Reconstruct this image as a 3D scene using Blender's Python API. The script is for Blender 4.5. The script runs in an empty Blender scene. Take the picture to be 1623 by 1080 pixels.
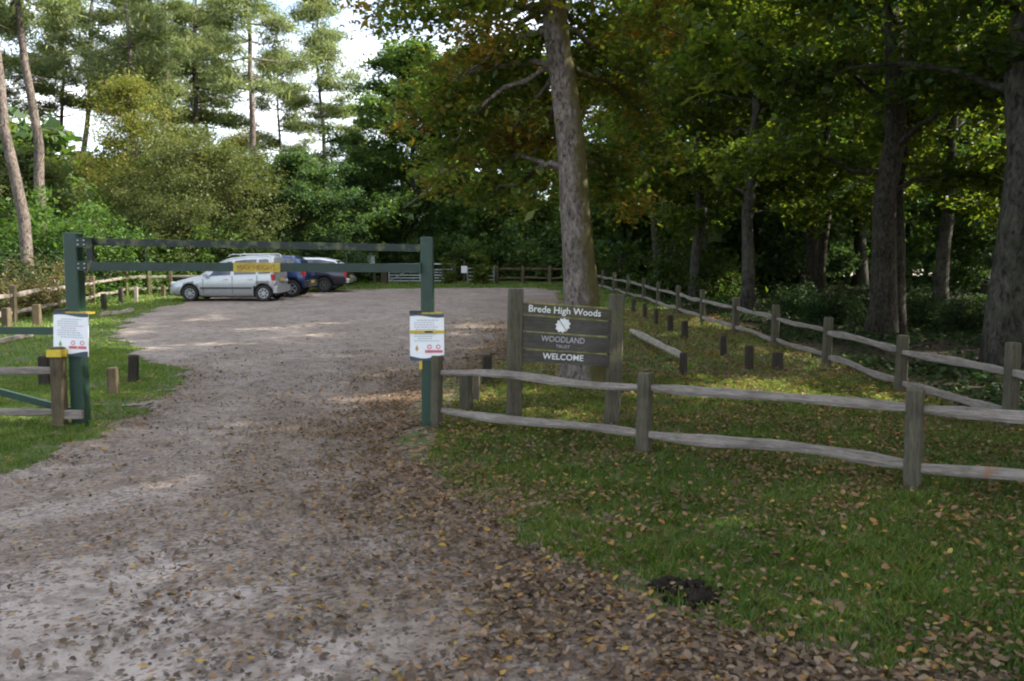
import bpy, bmesh, math, random
import numpy as np
from mathutils import Vector, Matrix, noise as mnoise

S = bpy.context.scene
COL = S.collection
PI = math.pi
R = math.radians

# ------------------------------------------------------------------ camera
F, CX, CY = 1262.0, 811.5, 540.0
PITCH = math.atan(77.0 / F)
CAMZ = 1.6
ca, sa = math.cos(PITCH), math.sin(PITCH)

def ray(px, py):
    u, v = (px - CX) / F, (CY - py) / F
    return np.array([u, ca + v * sa, -sa + v * ca])

def gz(y):
    """height of the ground: level by the gate, then a steady rise into the car park"""
    y = np.asarray(y, dtype=float)
    k = 1.5
    a = 0.061 * k * np.logaddexp(0, (y - 11) / k)
    b = 0.045 * 6 * np.logaddexp(0, (y - 56) / 6)
    return a - b

def G(px, py):
    d = ray(px, py)
    lo, hi = 0.5, 70.0
    for _ in range(50):
        m = (lo + hi) / 2
        if CAMZ + d[2] / d[1] * m - float(gz(m)) > 0: lo = m
        else: hi = m
    return np.array([d[0] / d[1] * lo, lo, float(gz(lo))])

def P(px, py, y):
    d = ray(px, py)
    return np.array([d[0] / d[1] * y, y, CAMZ + d[2] / d[1] * y])

def at(px, y):
    return ((px - CX) / F * y, y, float(gz(y)))

# ------------------------------------------------------------------ mesh helpers
class MB:
    def __init__(s): s.v = []; s.f = []
    def add(s, vs, fs):
        o = len(s.v); s.v.extend([tuple(map(float, p)) for p in vs]); s.f.extend([tuple(i + o for i in f) for f in fs]); return s
    def box(s, c, h, rot=None, taper=1.0, bev=0.0):
        """box of centre c, half size h, with chamfered vertical edges"""
        hx, hy, hz = h
        if bev <= 0: ring = [(-hx, -hy), (hx, -hy), (hx, hy), (-hx, hy)]
        else: ring = [(-hx + bev, -hy), (hx - bev, -hy), (hx, -hy + bev), (hx, hy - bev), (hx - bev, hy), (-hx + bev, hy), (-hx, hy - bev), (-hx, -hy + bev)]
        n = len(ring)
        vs = [(x, y, -hz) for x, y in ring]
        if bev > 0:
            vs += [(x * taper, y * taper, hz - bev) for x, y in ring]
            k = 1 - bev / max(hx, hy)
            vs += [(x * taper * k, y * taper * k, hz) for x, y in ring]
        else: vs += [(x * taper, y * taper, hz) for x, y in ring]
        L = len(vs) // n
        fs = [tuple(reversed(range(n)))]
        for l in range(L - 1):
            for i in range(n):
                j = (i + 1) % n
                fs.append((l * n + i, l * n + j, (l + 1) * n + j, (l + 1) * n + i))
        fs.append(tuple(range((L - 1) * n, L * n)))
        m = rot if rot is not None else Matrix.Identity(3)
        return s.add([Vector(c) + m @ Vector(p) for p in vs], fs)
    def tube(s, pts, rad, n=8, cap=True):
        v, f = tube(np.array(pts, float), np.array(rad, float) if np.ndim(rad) else np.full(len(pts), float(rad)), n, cap)
        return s.add(v, f)
    def disc(s, c, axis, r, depth, n=24, r2=None):
        c = Vector(c); ax = Vector(axis).normalized()
        return s.tube([c - ax * depth / 2, c + ax * depth / 2], [r, r2 if r2 else r], n)
    def build(s, name, mat, parent=None, smooth=False):
        me = bpy.data.meshes.new(name)
        me.from_pydata(s.v, [], s.f); me.update()
        return link(name, me, mat, parent, smooth)

def link(name, me, mat, parent=None, smooth=False):
    o = bpy.data.objects.new(name, me); COL.objects.link(o)
    if mat is not None and not me.materials: me.materials.append(mat)
    if smooth: me.polygons.foreach_set('use_smooth', np.ones(len(me.polygons), bool))
    if parent is not None: o.parent = parent
    return o

def tube(p, r, n=8, cap=True):
    p = np.asarray(p, float)
    t = np.gradient(p, axis=0); t /= np.linalg.norm(t, axis=1)[:, None] + 1e-9
    ref = np.array([0, 0, 1.0]) if abs(t[0, 2]) < 0.8 else np.array([1.0, 0, 0])
    u = np.cross(t, ref); u /= np.linalg.norm(u, axis=1)[:, None] + 1e-9
    w = np.cross(t, u)
    a = np.arange(n) / n * 2 * PI
    v = p[:, None, :] + r[:, None, None] * (np.cos(a)[None, :, None] * u[:, None, :] + np.sin(a)[None, :, None] * w[:, None, :])
    L = len(p)
    f = []
    for l in range(L - 1):
        for i in range(n):
            j = (i + 1) % n
            f.append((l * n + j, l * n + i, (l + 1) * n + i, (l + 1) * n + j))
    if cap:
        f.append(tuple(range(n))); f.append(tuple(reversed(range((L - 1) * n, L * n))))
    return v.reshape(-1, 3), f

def fast_mesh(name, verts, nper):
    """mesh of equal polygons with nper corners each, unshared vertices"""
    verts = np.ascontiguousarray(verts.reshape(-1, 3), dtype=np.float32)
    n = len(verts); nf = n // nper
    me = bpy.data.meshes.new(name)
    me.vertices.add(n); me.vertices.foreach_set('co', verts.ravel())
    me.loops.add(n); me.loops.foreach_set('vertex_index', np.arange(n, dtype=np.int32))
    me.polygons.add(nf)
    me.polygons.foreach_set('loop_start', np.arange(0, n, nper, dtype=np.int32))
    me.update(calc_edges=True)
    return me

def tag(o, label=None, cat=None, group=None, kind=None):
    if label: o['label'] = label
    if cat: o['category'] = cat
    if group: o['group'] = group
    if kind: o['kind'] = kind
    return o

def thing(name, label, cat, loc=(0, 0, 0), rz=0.0, group=None):
    o = bpy.data.objects.new(name, None); COL.objects.link(o)
    o.location = loc; o.rotation_euler = (0, 0, rz); o.empty_display_size = 0.2
    return tag(o, label, cat, group)

KIDS = {}
def copy_thing(src, label, group=None, loc=None, rz=0.0, scale=1.0):
    c = src.copy(); COL.objects.link(c)
    c['label'] = label
    if group: c['group'] = group
    if loc is not None: c.location = loc
    c.rotation_euler = (0, 0, rz)
    c.scale = (scale,) * 3 if np.ndim(scale) == 0 else scale
    for ch in list(src.children):
        d = ch.copy(); COL.objects.link(d); d.parent = c
        for g in list(ch.children):
            e = g.copy(); COL.objects.link(e); e.parent = d
    return c

# ------------------------------------------------------------------ materials
def new_mat(name):
    m = bpy.data.materials.new(name); m.use_nodes = True
    nt = m.node_tree; nt.nodes.clear()
    out = nt.nodes.new('ShaderNodeOutputMaterial')
    return m, nt, out

def N(nt, typ, **kw):
    n = nt.nodes.new(typ)
    for k, v in kw.items():
        if k.startswith('i_'):
            key = k[2:].replace('_', ' ')
            n.inputs[key].default_value = v
        else: setattr(n, k, v)
    return n

def ramp(nt, stops, interp='LINEAR'):
    r = nt.nodes.new('ShaderNodeValToRGB'); r.color_ramp.interpolation = interp
    e = r.color_ramp.elements
    while len(e) > len(stops): e.remove(e[-1])
    while len(e) < len(stops): e.new(0.5)
    for k, (p, c) in zip(e, stops):
        k.position = p; k.color = (c[0], c[1], c[2], 1)
    return r

def mixc(nt, fac, a, b, mode='MIX'):
    m = nt.nodes.new('ShaderNodeMix'); m.data_type = 'RGBA'; m.blend_type = mode
    for k, v in ((0, fac), (6, a), (7, b)):
        if hasattr(v, 'is_linked'): nt.links.new(v, m.inputs[k])
        elif k == 0: m.inputs[0].default_value = v
        else: m.inputs[k].default_value = (v[0], v[1], v[2], 1)
    return m.outputs[2]

def noise_tex(nt, vec, scale, detail=4, rough=0.6, dist=0.0):
    n = N(nt, 'ShaderNodeTexNoise', i_Scale=scale, i_Detail=detail, i_Roughness=rough, i_Distortion=dist)
    if vec is not None: nt.links.new(vec, n.inputs['Vector'])
    return n.outputs['Fac']

def mapped(nt, scale=(1, 1, 1), coord='Object'):
    tc = nt.nodes.new('ShaderNodeTexCoord'); mp = nt.nodes.new('ShaderNodeMapping')
    mp.inputs['Scale'].default_value = scale
    nt.links.new(tc.outputs[coord], mp.inputs['Vector'])
    return mp.outputs[0]

def bsdf(nt, out, col, rough=0.7, metal=0.0, bump=None, bstr=0.3, bdist=0.01, spec=0.5, coat=0.0):
    b = nt.nodes.new('ShaderNodeBsdfPrincipled')
    if hasattr(col, 'is_linked'): nt.links.new(col, b.inputs['Base Color'])
    else: b.inputs['Base Color'].default_value = (*col[:3], 1)
    if hasattr(rough, 'is_linked'): nt.links.new(rough, b.inputs['Roughness'])
    else: b.inputs['Roughness'].default_value = rough
    b.inputs['Metallic'].default_value = metal
    b.inputs['Specular IOR Level'].default_value = spec
    b.inputs['Coat Weight'].default_value = coat
    b.inputs['Coat Roughness'].default_value = 0.06
    if bump is not None:
        bn = nt.nodes.new('ShaderNodeBump'); bn.inputs['Strength'].default_value = bstr; bn.inputs['Distance'].default_value = bdist
        nt.links.new(bump, bn.inputs['Height']); nt.links.new(bn.outputs[0], b.inputs['Normal'])
    nt.links.new(b.outputs[0], out.inputs[0])
    return b

def paint(name, c, rough=0.5, metal=0.0, var=0.25, scale=6.0, dirt=(0.1, 0.08, 0.05), dirt_amt=0.25, coat=0.0, spec=0.5):
    m, nt, out = new_mat(name)
    v = mapped(nt)
    n1 = noise_tex(nt, v, scale, 6, 0.65)
    n2 = noise_tex(nt, v, scale * 5, 4, 0.6)
    dark = tuple(x * (1 - var) for x in c); light = tuple(min(1, x * (1 + var)) for x in c)
    r = ramp(nt, [(0.3, dark), (0.7, light)]); nt.links.new(n1, r.inputs[0])
    r2 = ramp(nt, [(0.5, (0, 0, 0)), (0.75, (dirt_amt,) * 3)]); nt.links.new(n2, r2.inputs[0])
    col = mixc(nt, r2.outputs[0], r.outputs[0], dirt)
    rr = ramp(nt, [(0.3, (rough * 0.8,) * 3), (0.7, (min(1, rough * 1.25),) * 3)]); nt.links.new(n2, rr.inputs[0])
    bsdf(nt, out, col, rr.outputs[0], metal, coat=coat, spec=spec)
    return m

def wood_mat(name, c, along='X', moss=0.0, lichen=0.0, dark=0.45):
    m, nt, out = new_mat(name)
    sc = {'X': (1.2, 14, 14), 'Z': (14, 14, 1.2)}[along]
    v = mapped(nt, sc)
    v0 = mapped(nt)
    g = noise_tex(nt, v, 3.0, 6, 0.7, 0.4)
    fine = noise_tex(nt, v, 12.0, 4, 0.7)
    big = noise_tex(nt, v0, 2.3, 4, 0.6)
    r = ramp(nt, [(0.28, tuple(x * dark for x in c)), (0.5, c), (0.75, tuple(min(1, x * 1.35) for x in c))])
    nt.links.new(g, r.inputs[0])
    r2 = ramp(nt, [(0.35, (0.6,) * 3), (0.6, (1.0,) * 3)]); nt.links.new(fine, r2.inputs[0])
    col = mixc(nt, 1.0, r.outputs[0], r2.outputs[0], 'MULTIPLY')
    r3 = ramp(nt, [(0.3, (0.62, 0.6, 0.55)), (0.7, (1.1, 1.08, 1.05))]); nt.links.new(big, r3.inputs[0])
    col = mixc(nt, 1.0, col, r3.outputs[0], 'MULTIPLY')
    if moss:
        mn = noise_tex(nt, v0, 4.5, 5, 0.7)
        rm = ramp(nt, [(0.62 - moss * 0.3, (0, 0, 0)), (0.78 - moss * 0.3, (0.85,) * 3)]); nt.links.new(mn, rm.inputs[0])
        col = mixc(nt, rm.outputs[0], col, (0.06, 0.075, 0.018))
    if lichen:
        ln = noise_tex(nt, v0, 3.1, 3, 0.6)
        rl = ramp(nt, [(0.70 - lichen * 0.1, (0, 0, 0)), (0.74 - lichen * 0.1, (0.8,) * 3)]); nt.links.new(ln, rl.inputs[0])
        col = mixc(nt, rl.outputs[0], col, (0.26, 0.10, 0.035))
    bsdf(nt, out, col, 0.85, bump=g, bstr=0.6, bdist=0.01, spec=0.25)
    return m

def leaf_mat(name, stops, trans=0.45, gloss=0.04, objvar=0.25):
    gloss = min(gloss, 0.04)
    """leaf colour picked per leaf; light passes through the blade"""
    m, nt, out = new_mat(name)
    geo = nt.nodes.new('ShaderNodeNewGeometry')
    r = ramp(nt, stops, 'LINEAR'); nt.links.new(geo.outputs['Random Per Island'], r.inputs[0])
    v = mapped(nt)
    big = noise_tex(nt, v, 0.55, 2, 0.5)
    rb = ramp(nt, [(0.3, (1 - objvar, 1 - objvar * 0.7, 1 - objvar)), (0.7, (1 + objvar, 1 + objvar * 0.6, 1 + objvar * 0.3))])
    nt.links.new(big, rb.inputs[0])
    col = mixc(nt, 1.0, r.outputs[0], rb.outputs[0], 'MULTIPLY')
    tcol = mixc(nt, 1.0, col, (1.5, 1.55, 0.7), 'MULTIPLY')
    d = nt.nodes.new('ShaderNodeBsdfDiffuse'); t = nt.nodes.new('ShaderNodeBsdfTranslucent'); gl = nt.nodes.new('ShaderNodeBsdfGlossy')
    gl.inputs['Roughness'].default_value = 0.55; gl.inputs['Color'].default_value = (0.45, 0.5, 0.45, 1)
    nt.links.new(col, d.inputs[0]); nt.links.new(tcol, t.inputs[0])
    m1 = nt.nodes.new('ShaderNodeMixShader'); m1.inputs[0].default_value = trans
    nt.links.new(d.outputs[0], m1.inputs[1]); nt.links.new(t.outputs[0], m1.inputs[2])
    m2 = nt.nodes.new('ShaderNodeMixShader'); m2.inputs[0].default_value = gloss
    nt.links.new(m1.outputs[0], m2.inputs[1]); nt.links.new(gl.outputs[0], m2.inputs[2])
    nt.links.new(m2.outputs[0], out.inputs[0])
    return m

def patch_leaf_mat(name, stops_a, stops_b, trans=0.45, scale=0.9, thr=0.55):
    """leaves green on most boughs, turned brown on others"""
    m = leaf_mat(name, stops_a, trans)
    nt = m.node_tree
    geo = [n for n in nt.nodes if n.type == 'NEW_GEOMETRY'][0]
    r1 = [n for n in nt.nodes if n.type == 'VALTORGB'][0]
    mul = [l.to_node for l in nt.links if l.from_node == r1][0]
    r2 = ramp(nt, stops_b); nt.links.new(geo.outputs['Random Per Island'], r2.inputs[0])
    n = noise_tex(nt, mapped(nt), scale, 3, 0.55)
    rn = ramp(nt, [(thr - 0.06, (0, 0, 0)), (thr + 0.06, (1, 1, 1))]); nt.links.new(n, rn.inputs[0])
    nt.links.new(mixc(nt, rn.outputs[0], r1.outputs[0], r2.outputs[0]), mul.inputs[6])
    return m

def bark_mat(name, c, c2, moss=None, scale=1.0, moss_dir=None):
    m, nt, out = new_mat(name)
    v = mapped(nt, (9 * scale, 9 * scale, 4.0 * scale))
    v0 = mapped(nt)
    n = noise_tex(nt, v, 2.0, 7, 0.7, 0.6)
    b = noise_tex(nt, v0, 1.4, 4, 0.6)
    r = ramp(nt, [(0.38, tuple(x * 0.28 for x in c)), (0.48, c), (0.64, c2)]); nt.links.new(n, r.inputs[0])
    r3 = ramp(nt, [(0.3, (0.55, 0.55, 0.52)), (0.7, (1.2,) * 3)]); nt.links.new(b, r3.inputs[0])
    col = mixc(nt, 1.0, r.outputs[0], r3.outputs[0], 'MULTIPLY')
    if moss:
        mn = noise_tex(nt, v0, 3.0, 5, 0.7)
        fac = mn
        if moss_dir is not None:
            geo = nt.nodes.new('ShaderNodeNewGeometry')
            dp = nt.nodes.new('ShaderNodeVectorMath'); dp.operation = 'DOT_PRODUCT'
            dp.inputs[1].default_value = moss_dir
            nt.links.new(geo.outputs['Normal'], dp.inputs[0])
            ma = nt.nodes.new('ShaderNodeMath'); ma.operation = 'MULTIPLY_ADD'
            nt.links.new(dp.outputs['Value'], ma.inputs[0]); ma.inputs[1].default_value = 0.45
            nt.links.new(mn, ma.inputs[2]); fac = ma.outputs[0]
        rm = ramp(nt, [(0.52, (0, 0, 0)), (0.75, (0.85,) * 3)]); nt.links.new(fac, rm.inputs[0])
        col = mixc(nt, rm.outputs[0], col, moss)
    bsdf(nt, out, col, 0.9, bump=n, bstr=0.9, bdist=0.03, spec=0.2)
    return m

M = {}
M['rail'] = wood_mat('weathered_rail_wood', (0.25, 0.222, 0.20), 'X', moss=0.06, lichen=0.25)
M['post'] = wood_mat('weathered_post_wood', (0.105, 0.096, 0.070), 'Z', moss=0.25)
M['dark_post'] = wood_mat('dark_damp_wood', (0.05, 0.042, 0.032), 'Z', moss=0.2)
M['tan_post'] = wood_mat('tan_post_wood', (0.125, 0.10, 0.064), 'Z', moss=0.1)
M['log'] = wood_mat('bleached_log_wood', (0.36, 0.32, 0.27), 'X', lichen=0.2)
M['sign_board'] = wood_mat('slate_stained_board', (0.088, 0.083, 0.075), 'X', moss=0.08, dark=0.7)
M['sign_top'] = wood_mat('olive_weathered_board', (0.105, 0.098, 0.07), 'X', moss=0.25, dark=0.6)
M['moss'] = paint('lit_moss_edge', (0.20, 0.19, 0.07), 0.95, var=0.5, scale=9)  # moss tone, paled for the light caught by plank top edges
M['green'] = paint('green_barrier_paint', (0.008, 0.036, 0.021), 0.5, var=0.22, scale=3, dirt=(0.06, 0.07, 0.05), dirt_amt=0.3)
M['dark_green'] = paint('dark_green_bar_paint', (0.007, 0.026, 0.018), 0.6, var=0.35, scale=4, dirt=(0.05, 0.055, 0.03), dirt_amt=0.5)
def spotted_green():
    m, nt, out = new_mat('green_paint_with_pale_spots')
    v = mapped(nt, (1, 1, 1))
    n = noise_tex(nt, v, 5.5, 5, 0.7); n2 = noise_tex(nt, v, 1.3, 3, 0.5)
    r0 = ramp(nt, [(0.3, (0.005, 0.012, 0.009)), (0.7, (0.010, 0.02, 0.014))]); nt.links.new(n2, r0.inputs[0])
    r = ramp(nt, [(0.50, (0, 0, 0)), (0.60, (0.8,) * 3)]); nt.links.new(n, r.inputs[0])
    col = mixc(nt, r.outputs[0], r0.outputs[0], (0.10, 0.11, 0.045))  # yellowish noise spots over the dark green
    bsdf(nt, out, col, 0.7)
    return m
M['spotted_green'] = spotted_green()
M['yellow'] = paint('yellow_plate', (0.50, 0.37, 0.02), 0.5, var=0.15, dirt_amt=0.35)
M['yellow_worn'] = paint('worn_yellow_plate', (0.38, 0.28, 0.028), 0.6, var=0.3, scale=9, dirt=(0.07, 0.08, 0.03), dirt_amt=0.6)
M['letter_red'] = paint('brown_red_letters', (0.20, 0.06, 0.02), 0.6)
M['white'] = paint('white_print', (0.74, 0.76, 0.78), 0.5, var=0.04, dirt_amt=0.12, dirt=(0.4, 0.42, 0.36))
M['letter'] = paint('white_letters', (0.70, 0.72, 0.70), 0.6, var=0.15, scale=14, dirt_amt=0.35, dirt=(0.25, 0.26, 0.22))
M['letter_dim'] = paint('faded_grey_letters', (0.40, 0.39, 0.42), 0.7, var=0.2, scale=14, dirt_amt=0.4)
M['navy'] = paint('navy_print', (0.035, 0.06, 0.085), 0.5)
M['print_grey'] = paint('grey_print', (0.36, 0.40, 0.44), 0.6, var=0.1)
M['print_pink'] = paint('pink_print', (0.52, 0.36, 0.42), 0.6, var=0.1)
M['red'] = paint('red_print', (0.55, 0.12, 0.15), 0.6, var=0.15)
M['print_green'] = paint('green_print', (0.16, 0.30, 0.08), 0.6)
M['print_orange'] = paint('orange_print', (0.45, 0.25, 0.05), 0.6)
M['black'] = paint('black_rubber', (0.014, 0.014, 0.014), 0.85, var=0.3)
M['galv'] = paint('galvanised_steel', (0.42, 0.44, 0.44), 0.55, 0.3, var=0.15)
M['silver'] = paint('silver_car_paint', (0.39, 0.41, 0.42), 0.3, 0.35, var=0.04, dirt_amt=0.1, coat=0.6)
M['pale_top'] = paint('pale_roof_colour', (0.66, 0.68, 0.70), 0.3, var=0.04, dirt_amt=0.1, coat=0.5)
M['blue'] = paint('blue_car_paint', (0.010, 0.032, 0.11), 0.3, 0.2, var=0.08, dirt_amt=0.1, coat=0.6)
M['dark_navy'] = paint('dark_navy_car_paint', (0.018, 0.022, 0.035), 0.3, 0.2, var=0.08, dirt_amt=0.15, coat=0.6)
M['plastic'] = paint('dark_plastic_trim', (0.03, 0.03, 0.032), 0.65, var=0.15)
M['glass'] = paint('tinted_car_glass', (0.018, 0.022, 0.024), 0.06, 0.0, var=0.1, dirt_amt=0.02, spec=0.9)
M['alloy'] = paint('alloy_rim', (0.50, 0.51, 0.53), 0.35, 0.6, var=0.06)
M['dark_alloy'] = paint('dark_steel_rim', (0.16, 0.15, 0.14), 0.5, 0.5, var=0.15)
M['taillight'] = paint('red_lamp_lens', (0.42, 0.012, 0.018), 0.2, var=0.1, dirt_amt=0.05)
M['headlight'] = paint('clear_lamp_lens', (0.65, 0.67, 0.70), 0.15, 0.2, var=0.08)
M['chrome'] = paint('chrome_trim', (0.62, 0.63, 0.64), 0.22, 0.85, var=0.05)
M['plate'] = paint('yellow_number_plate', (0.55, 0.42, 0.05), 0.5, var=0.05)
M['teal'] = paint('teal_map_panel', (0.10, 0.27, 0.27), 0.5, var=0.2, scale=4)
M['cream'] = paint('pale_map_panel', (0.52, 0.60, 0.55), 0.5, var=0.1)
M['mud'] = paint('black_wet_mud', (0.020, 0.016, 0.013), 0.95, var=0.4, scale=20, dirt=(0.02,0.016,0.012), spec=0.05)

M['bark_oak'] = bark_mat('grey_oak_bark', (0.12, 0.10, 0.086), (0.215, 0.185, 0.16), (0.065, 0.058, 0.012), 1.0, (0.93, -0.1, 0.0))
M['bark_dark'] = bark_mat('dark_wood_bark', (0.032, 0.027, 0.020), (0.07, 0.06, 0.045), (0.022, 0.03, 0.01), 1.0)
M['bark_grey'] = bark_mat('grey_beech_bark', (0.048, 0.044, 0.036), (0.088, 0.080, 0.065), (0.035, 0.045, 0.018), 0.6)
M['bark_pine'] = bark_mat('scots_pine_bark', (0.105, 0.085, 0.072), (0.19, 0.158, 0.135), None, 0.9)
M['bark_twig'] = bark_mat('twig_bark', (0.075, 0.06, 0.042), (0.13, 0.11, 0.08), None, 1.0)

g1, g2, g3 = (0.024, 0.048, 0.010), (0.042, 0.078, 0.014), (0.075, 0.11, 0.018)
M['lf_oak'] = patch_leaf_mat('oak_leaves_turning', [(0.0, (0.055, 0.098, 0.020)), (0.6, (0.095, 0.145, 0.028)), (0.9, (0.16, 0.18, 0.034)), (1.0, (0.26, 0.19, 0.04))], [(0.0, (0.12, 0.12, 0.025)), (0.5, (0.24, 0.165, 0.036)), (0.85, (0.33, 0.18, 0.04)), (1.0, (0.26, 0.10, 0.03))], 0.55, 0.8, 0.56)
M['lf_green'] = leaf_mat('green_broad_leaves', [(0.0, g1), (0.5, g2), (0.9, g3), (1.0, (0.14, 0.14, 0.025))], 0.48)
M['lf_wood'] = leaf_mat('woodland_canopy_leaves', [(0.0, (0.034, 0.064, 0.011)), (0.5, (0.072, 0.112, 0.016)), (1.0, (0.15, 0.165, 0.026))], 0.64)
M['lf_lime'] = leaf_mat('yellow_green_leaves', [(0.0, g2), (0.5, (0.085, 0.125, 0.018)), (1.0, (0.16, 0.17, 0.028))], 0.5)
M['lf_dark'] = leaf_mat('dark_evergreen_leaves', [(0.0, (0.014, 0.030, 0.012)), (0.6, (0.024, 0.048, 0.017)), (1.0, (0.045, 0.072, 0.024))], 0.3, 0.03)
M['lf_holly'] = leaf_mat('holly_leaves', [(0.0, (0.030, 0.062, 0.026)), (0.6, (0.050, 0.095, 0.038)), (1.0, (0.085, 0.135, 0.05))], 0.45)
M['lf_beech'] = leaf_mat('deep_green_leaves', [(0.0, (0.042, 0.086, 0.030)), (0.6, (0.066, 0.12, 0.038)), (1.0, (0.13, 0.175, 0.046))], 0.52)
M['lf_birch'] = leaf_mat('yellowing_birch_leaves', [(0.0, (0.085, 0.12, 0.034)), (0.6, (0.14, 0.165, 0.048)), (0.9, (0.22, 0.19, 0.06)), (1.0, (0.30, 0.22, 0.07))], 0.45)
M['lf_olive'] = leaf_mat('olive_willow_leaves', [(0.0, (0.060, 0.082, 0.034)), (0.6, (0.098, 0.120, 0.048)), (1.0, (0.16, 0.165, 0.065))], 0.42)
M['lf_pine'] = leaf_mat('pine_needles', [(0.0, (0.085, 0.125, 0.066)), (0.6, (0.15, 0.19, 0.095)), (1.0, (0.24, 0.25, 0.12))], 0.42, 0.08)
M['lf_fern'] = leaf_mat('bright_fern_leaves', [(0.0, (0.04, 0.085, 0.02)), (0.6, (0.065, 0.13, 0.025)), (1.0, (0.11, 0.17, 0.04))], 0.45)
M['lf_bracken'] = leaf_mat('dry_bracken', [(0.0, (0.05, 0.06, 0.02)), (0.5, (0.10, 0.085, 0.035)), (1.0, (0.20, 0.165, 0.09))], 0.35)
M['lf_litter'] = leaf_mat('fallen_leaves', [(0.0, (0.065, 0.042, 0.030)), (0.35, (0.13, 0.086, 0.058)), (0.62, (0.19, 0.13, 0.088)), (0.85, (0.26, 0.185, 0.13)), (0.94, (0.27, 0.125, 0.038)), (1.0, (0.36, 0.25, 0.05))], 0.2, 0.06, 0.15)
M['lf_lawn'] = leaf_mat('leaves_on_lawn', [(0.0, (0.075, 0.045, 0.024)), (0.45, (0.14, 0.088, 0.048)), (0.82, (0.22, 0.145, 0.08)), (0.94, (0.26, 0.115, 0.035)), (1.0, (0.36, 0.26, 0.06))], 0.2)
M['lf_litter2'] = leaf_mat('leaf_fragments', [(0.0, (0.06, 0.048, 0.042)), (0.5, (0.105, 0.083, 0.07)), (1.0, (0.17, 0.13, 0.105))], 0.1, 0.05, 0.15)
M['grass'] = leaf_mat('grass_blades', [(0.0, (0.078, 0.142, 0.030)), (0.5, (0.125, 0.205, 0.048)), (0.82, (0.18, 0.225, 0.065)), (1.0, (0.27, 0.235, 0.11))], 0.5, 0.06)

# ------------------------------------------------------------------ world, sun
SUN_EL, SUN_AZ = R(35), math.atan2(0.99, 0.07)
w = bpy.data.worlds.new('World'); S.world = w; w.use_nodes = True
nt = w.node_tree; nt.nodes.clear()
sky = N(nt, 'ShaderNodeTexSky', sky_type='NISHITA', sun_disc=False, sun_elevation=SUN_EL, sun_rotation=SUN_AZ)
sky.air_density = 1.0; sky.dust_density = 2.0; sky.ozone_density = 1.0
tc = nt.nodes.new('ShaderNodeTexCoord')
mp = nt.nodes.new('ShaderNodeMapping'); mp.inputs['Scale'].default_value = (1, 1, 2.6); mp.inputs['Location'].default_value = (0.35, 0.1, 0.2)
nt.links.new(tc.outputs['Generated'], mp.inputs[0])
cn = noise_tex(nt, mp.outputs[0], 2.0, 6, 0.6, 0.3)
cr = ramp(nt, [(0.46, (0.12,) * 3), (0.64, (0.95,) * 3)]); nt.links.new(cn, cr.inputs[0])
cc = mixc(nt, cr.outputs[0], sky.outputs[0], (7.5, 7.6, 7.9))
bg = nt.nodes.new('ShaderNodeBackground'); bg.inputs[1].default_value = 0.115
nt.links.new(cc, bg.inputs[0])
wo = nt.nodes.new('ShaderNodeOutputWorld'); nt.links.new(bg.outputs[0], wo.inputs[0])

sd = bpy.data.lights.new('sun', 'SUN'); sd.energy = 4.2; sd.angle = R(0.5); sd.color = (1.0, 0.93, 0.82)
so = bpy.data.objects.new('sun', sd); COL.objects.link(so)
sv = Vector((math.sin(SUN_AZ) * math.cos(SUN_EL), math.cos(SUN_AZ) * math.cos(SUN_EL), math.sin(SUN_EL)))
so.rotation_euler = sv.to_track_quat('Z', 'Y').to_euler(); so.location = (40, 10, 40)

# ------------------------------------------------------------------ track outline and masks
edge_left = [(-30, 4.6), (-9, 6.25)] + [tuple(G(*p)[:2]) for p in [(0, 748), (70, 722), (140, 692), (190, 668), (238, 640), (270, 616), (286, 600), (272, 580), (225, 562), (190, 546), (186, 530), (205, 508), (245, 490), (300, 480)]]
edge_top = [(-12.6, 33.0), (-11.2, 37.0)] + [tuple(G(*p)[:2]) for p in [(560, 459.5), (700, 457.5), (850, 457), (885, 462)]]
edge_right = [tuple(G(*p)[:2]) for p in [(888, 478), (868, 505), (838, 545), (770, 585), (700, 606), (655, 640), (632, 685), (650, 725), (735, 790), (830, 852), (935, 912), (1060, 965), (1185, 1008), (1390, 1076)]] + [(2.6, 2.45), (6, 1.3), (30, 0.2)]
poly = np.array(edge_left + edge_top + edge_right + [(30, -14), (-30, -14)])

def seg_dist(px, py, line):
    line = np.array(line); best = np.full(px.shape, 1e9)
    for a, b in zip(line[:-1], line[1:]):
        d = b - a; L = (d ** 2).sum() + 1e-12
        t = np.clip(((px - a[0]) * d[0] + (py - a[1]) * d[1]) / L, 0, 1)
        best = np.minimum(best, np.hypot(px - a[0] - t * d[0], py - a[1] - t * d[1]))
    return best

def inside(px, py, pl):
    c = np.zeros(px.shape, bool)
    n = len(pl); j = n - 1
    for i in range(n):
        xi, yi = pl[i]; xj, yj = pl[j]
        cond = ((yi > py) != (yj > py)) & (px < (xj - xi) * (py - yi) / (yj - yi + 1e-12) + xi)
        c ^= cond; j = i
    return c

rs = np.random.RandomState(7)
_w = [(rs.uniform(-1, 1, 2), rs.uniform(0, 6.28)) for _ in range(24)]
def vn(x, y, s):
    """smooth value in 0..1"""
    o = np.zeros(np.shape(x))
    for i, (d, ph) in enumerate(_w[:14]):
        k = s * (0.6 + 0.16 * i)
        o += np.sin(x * d[0] * k * 2 + y * d[1] * k * 2 + ph)
    return np.clip(0.5 + o / 9.0, 0, 1)

def track_sd(x, y):
    """signed distance to the track edge, positive on the track, with a ragged edge"""
    pl = np.vstack([poly, poly[:1]])
    d = seg_dist(x, y, pl)
    s = np.where(inside(x, y, poly), d, -d)
    wob = (vn(x, y, 1.3) - 0.5) * 0.35 + (vn(x + 9, y - 4, 5.0) - 0.5) * 0.2
    return s + wob * np.clip(y / 8, 0.6, 1.3)

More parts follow.
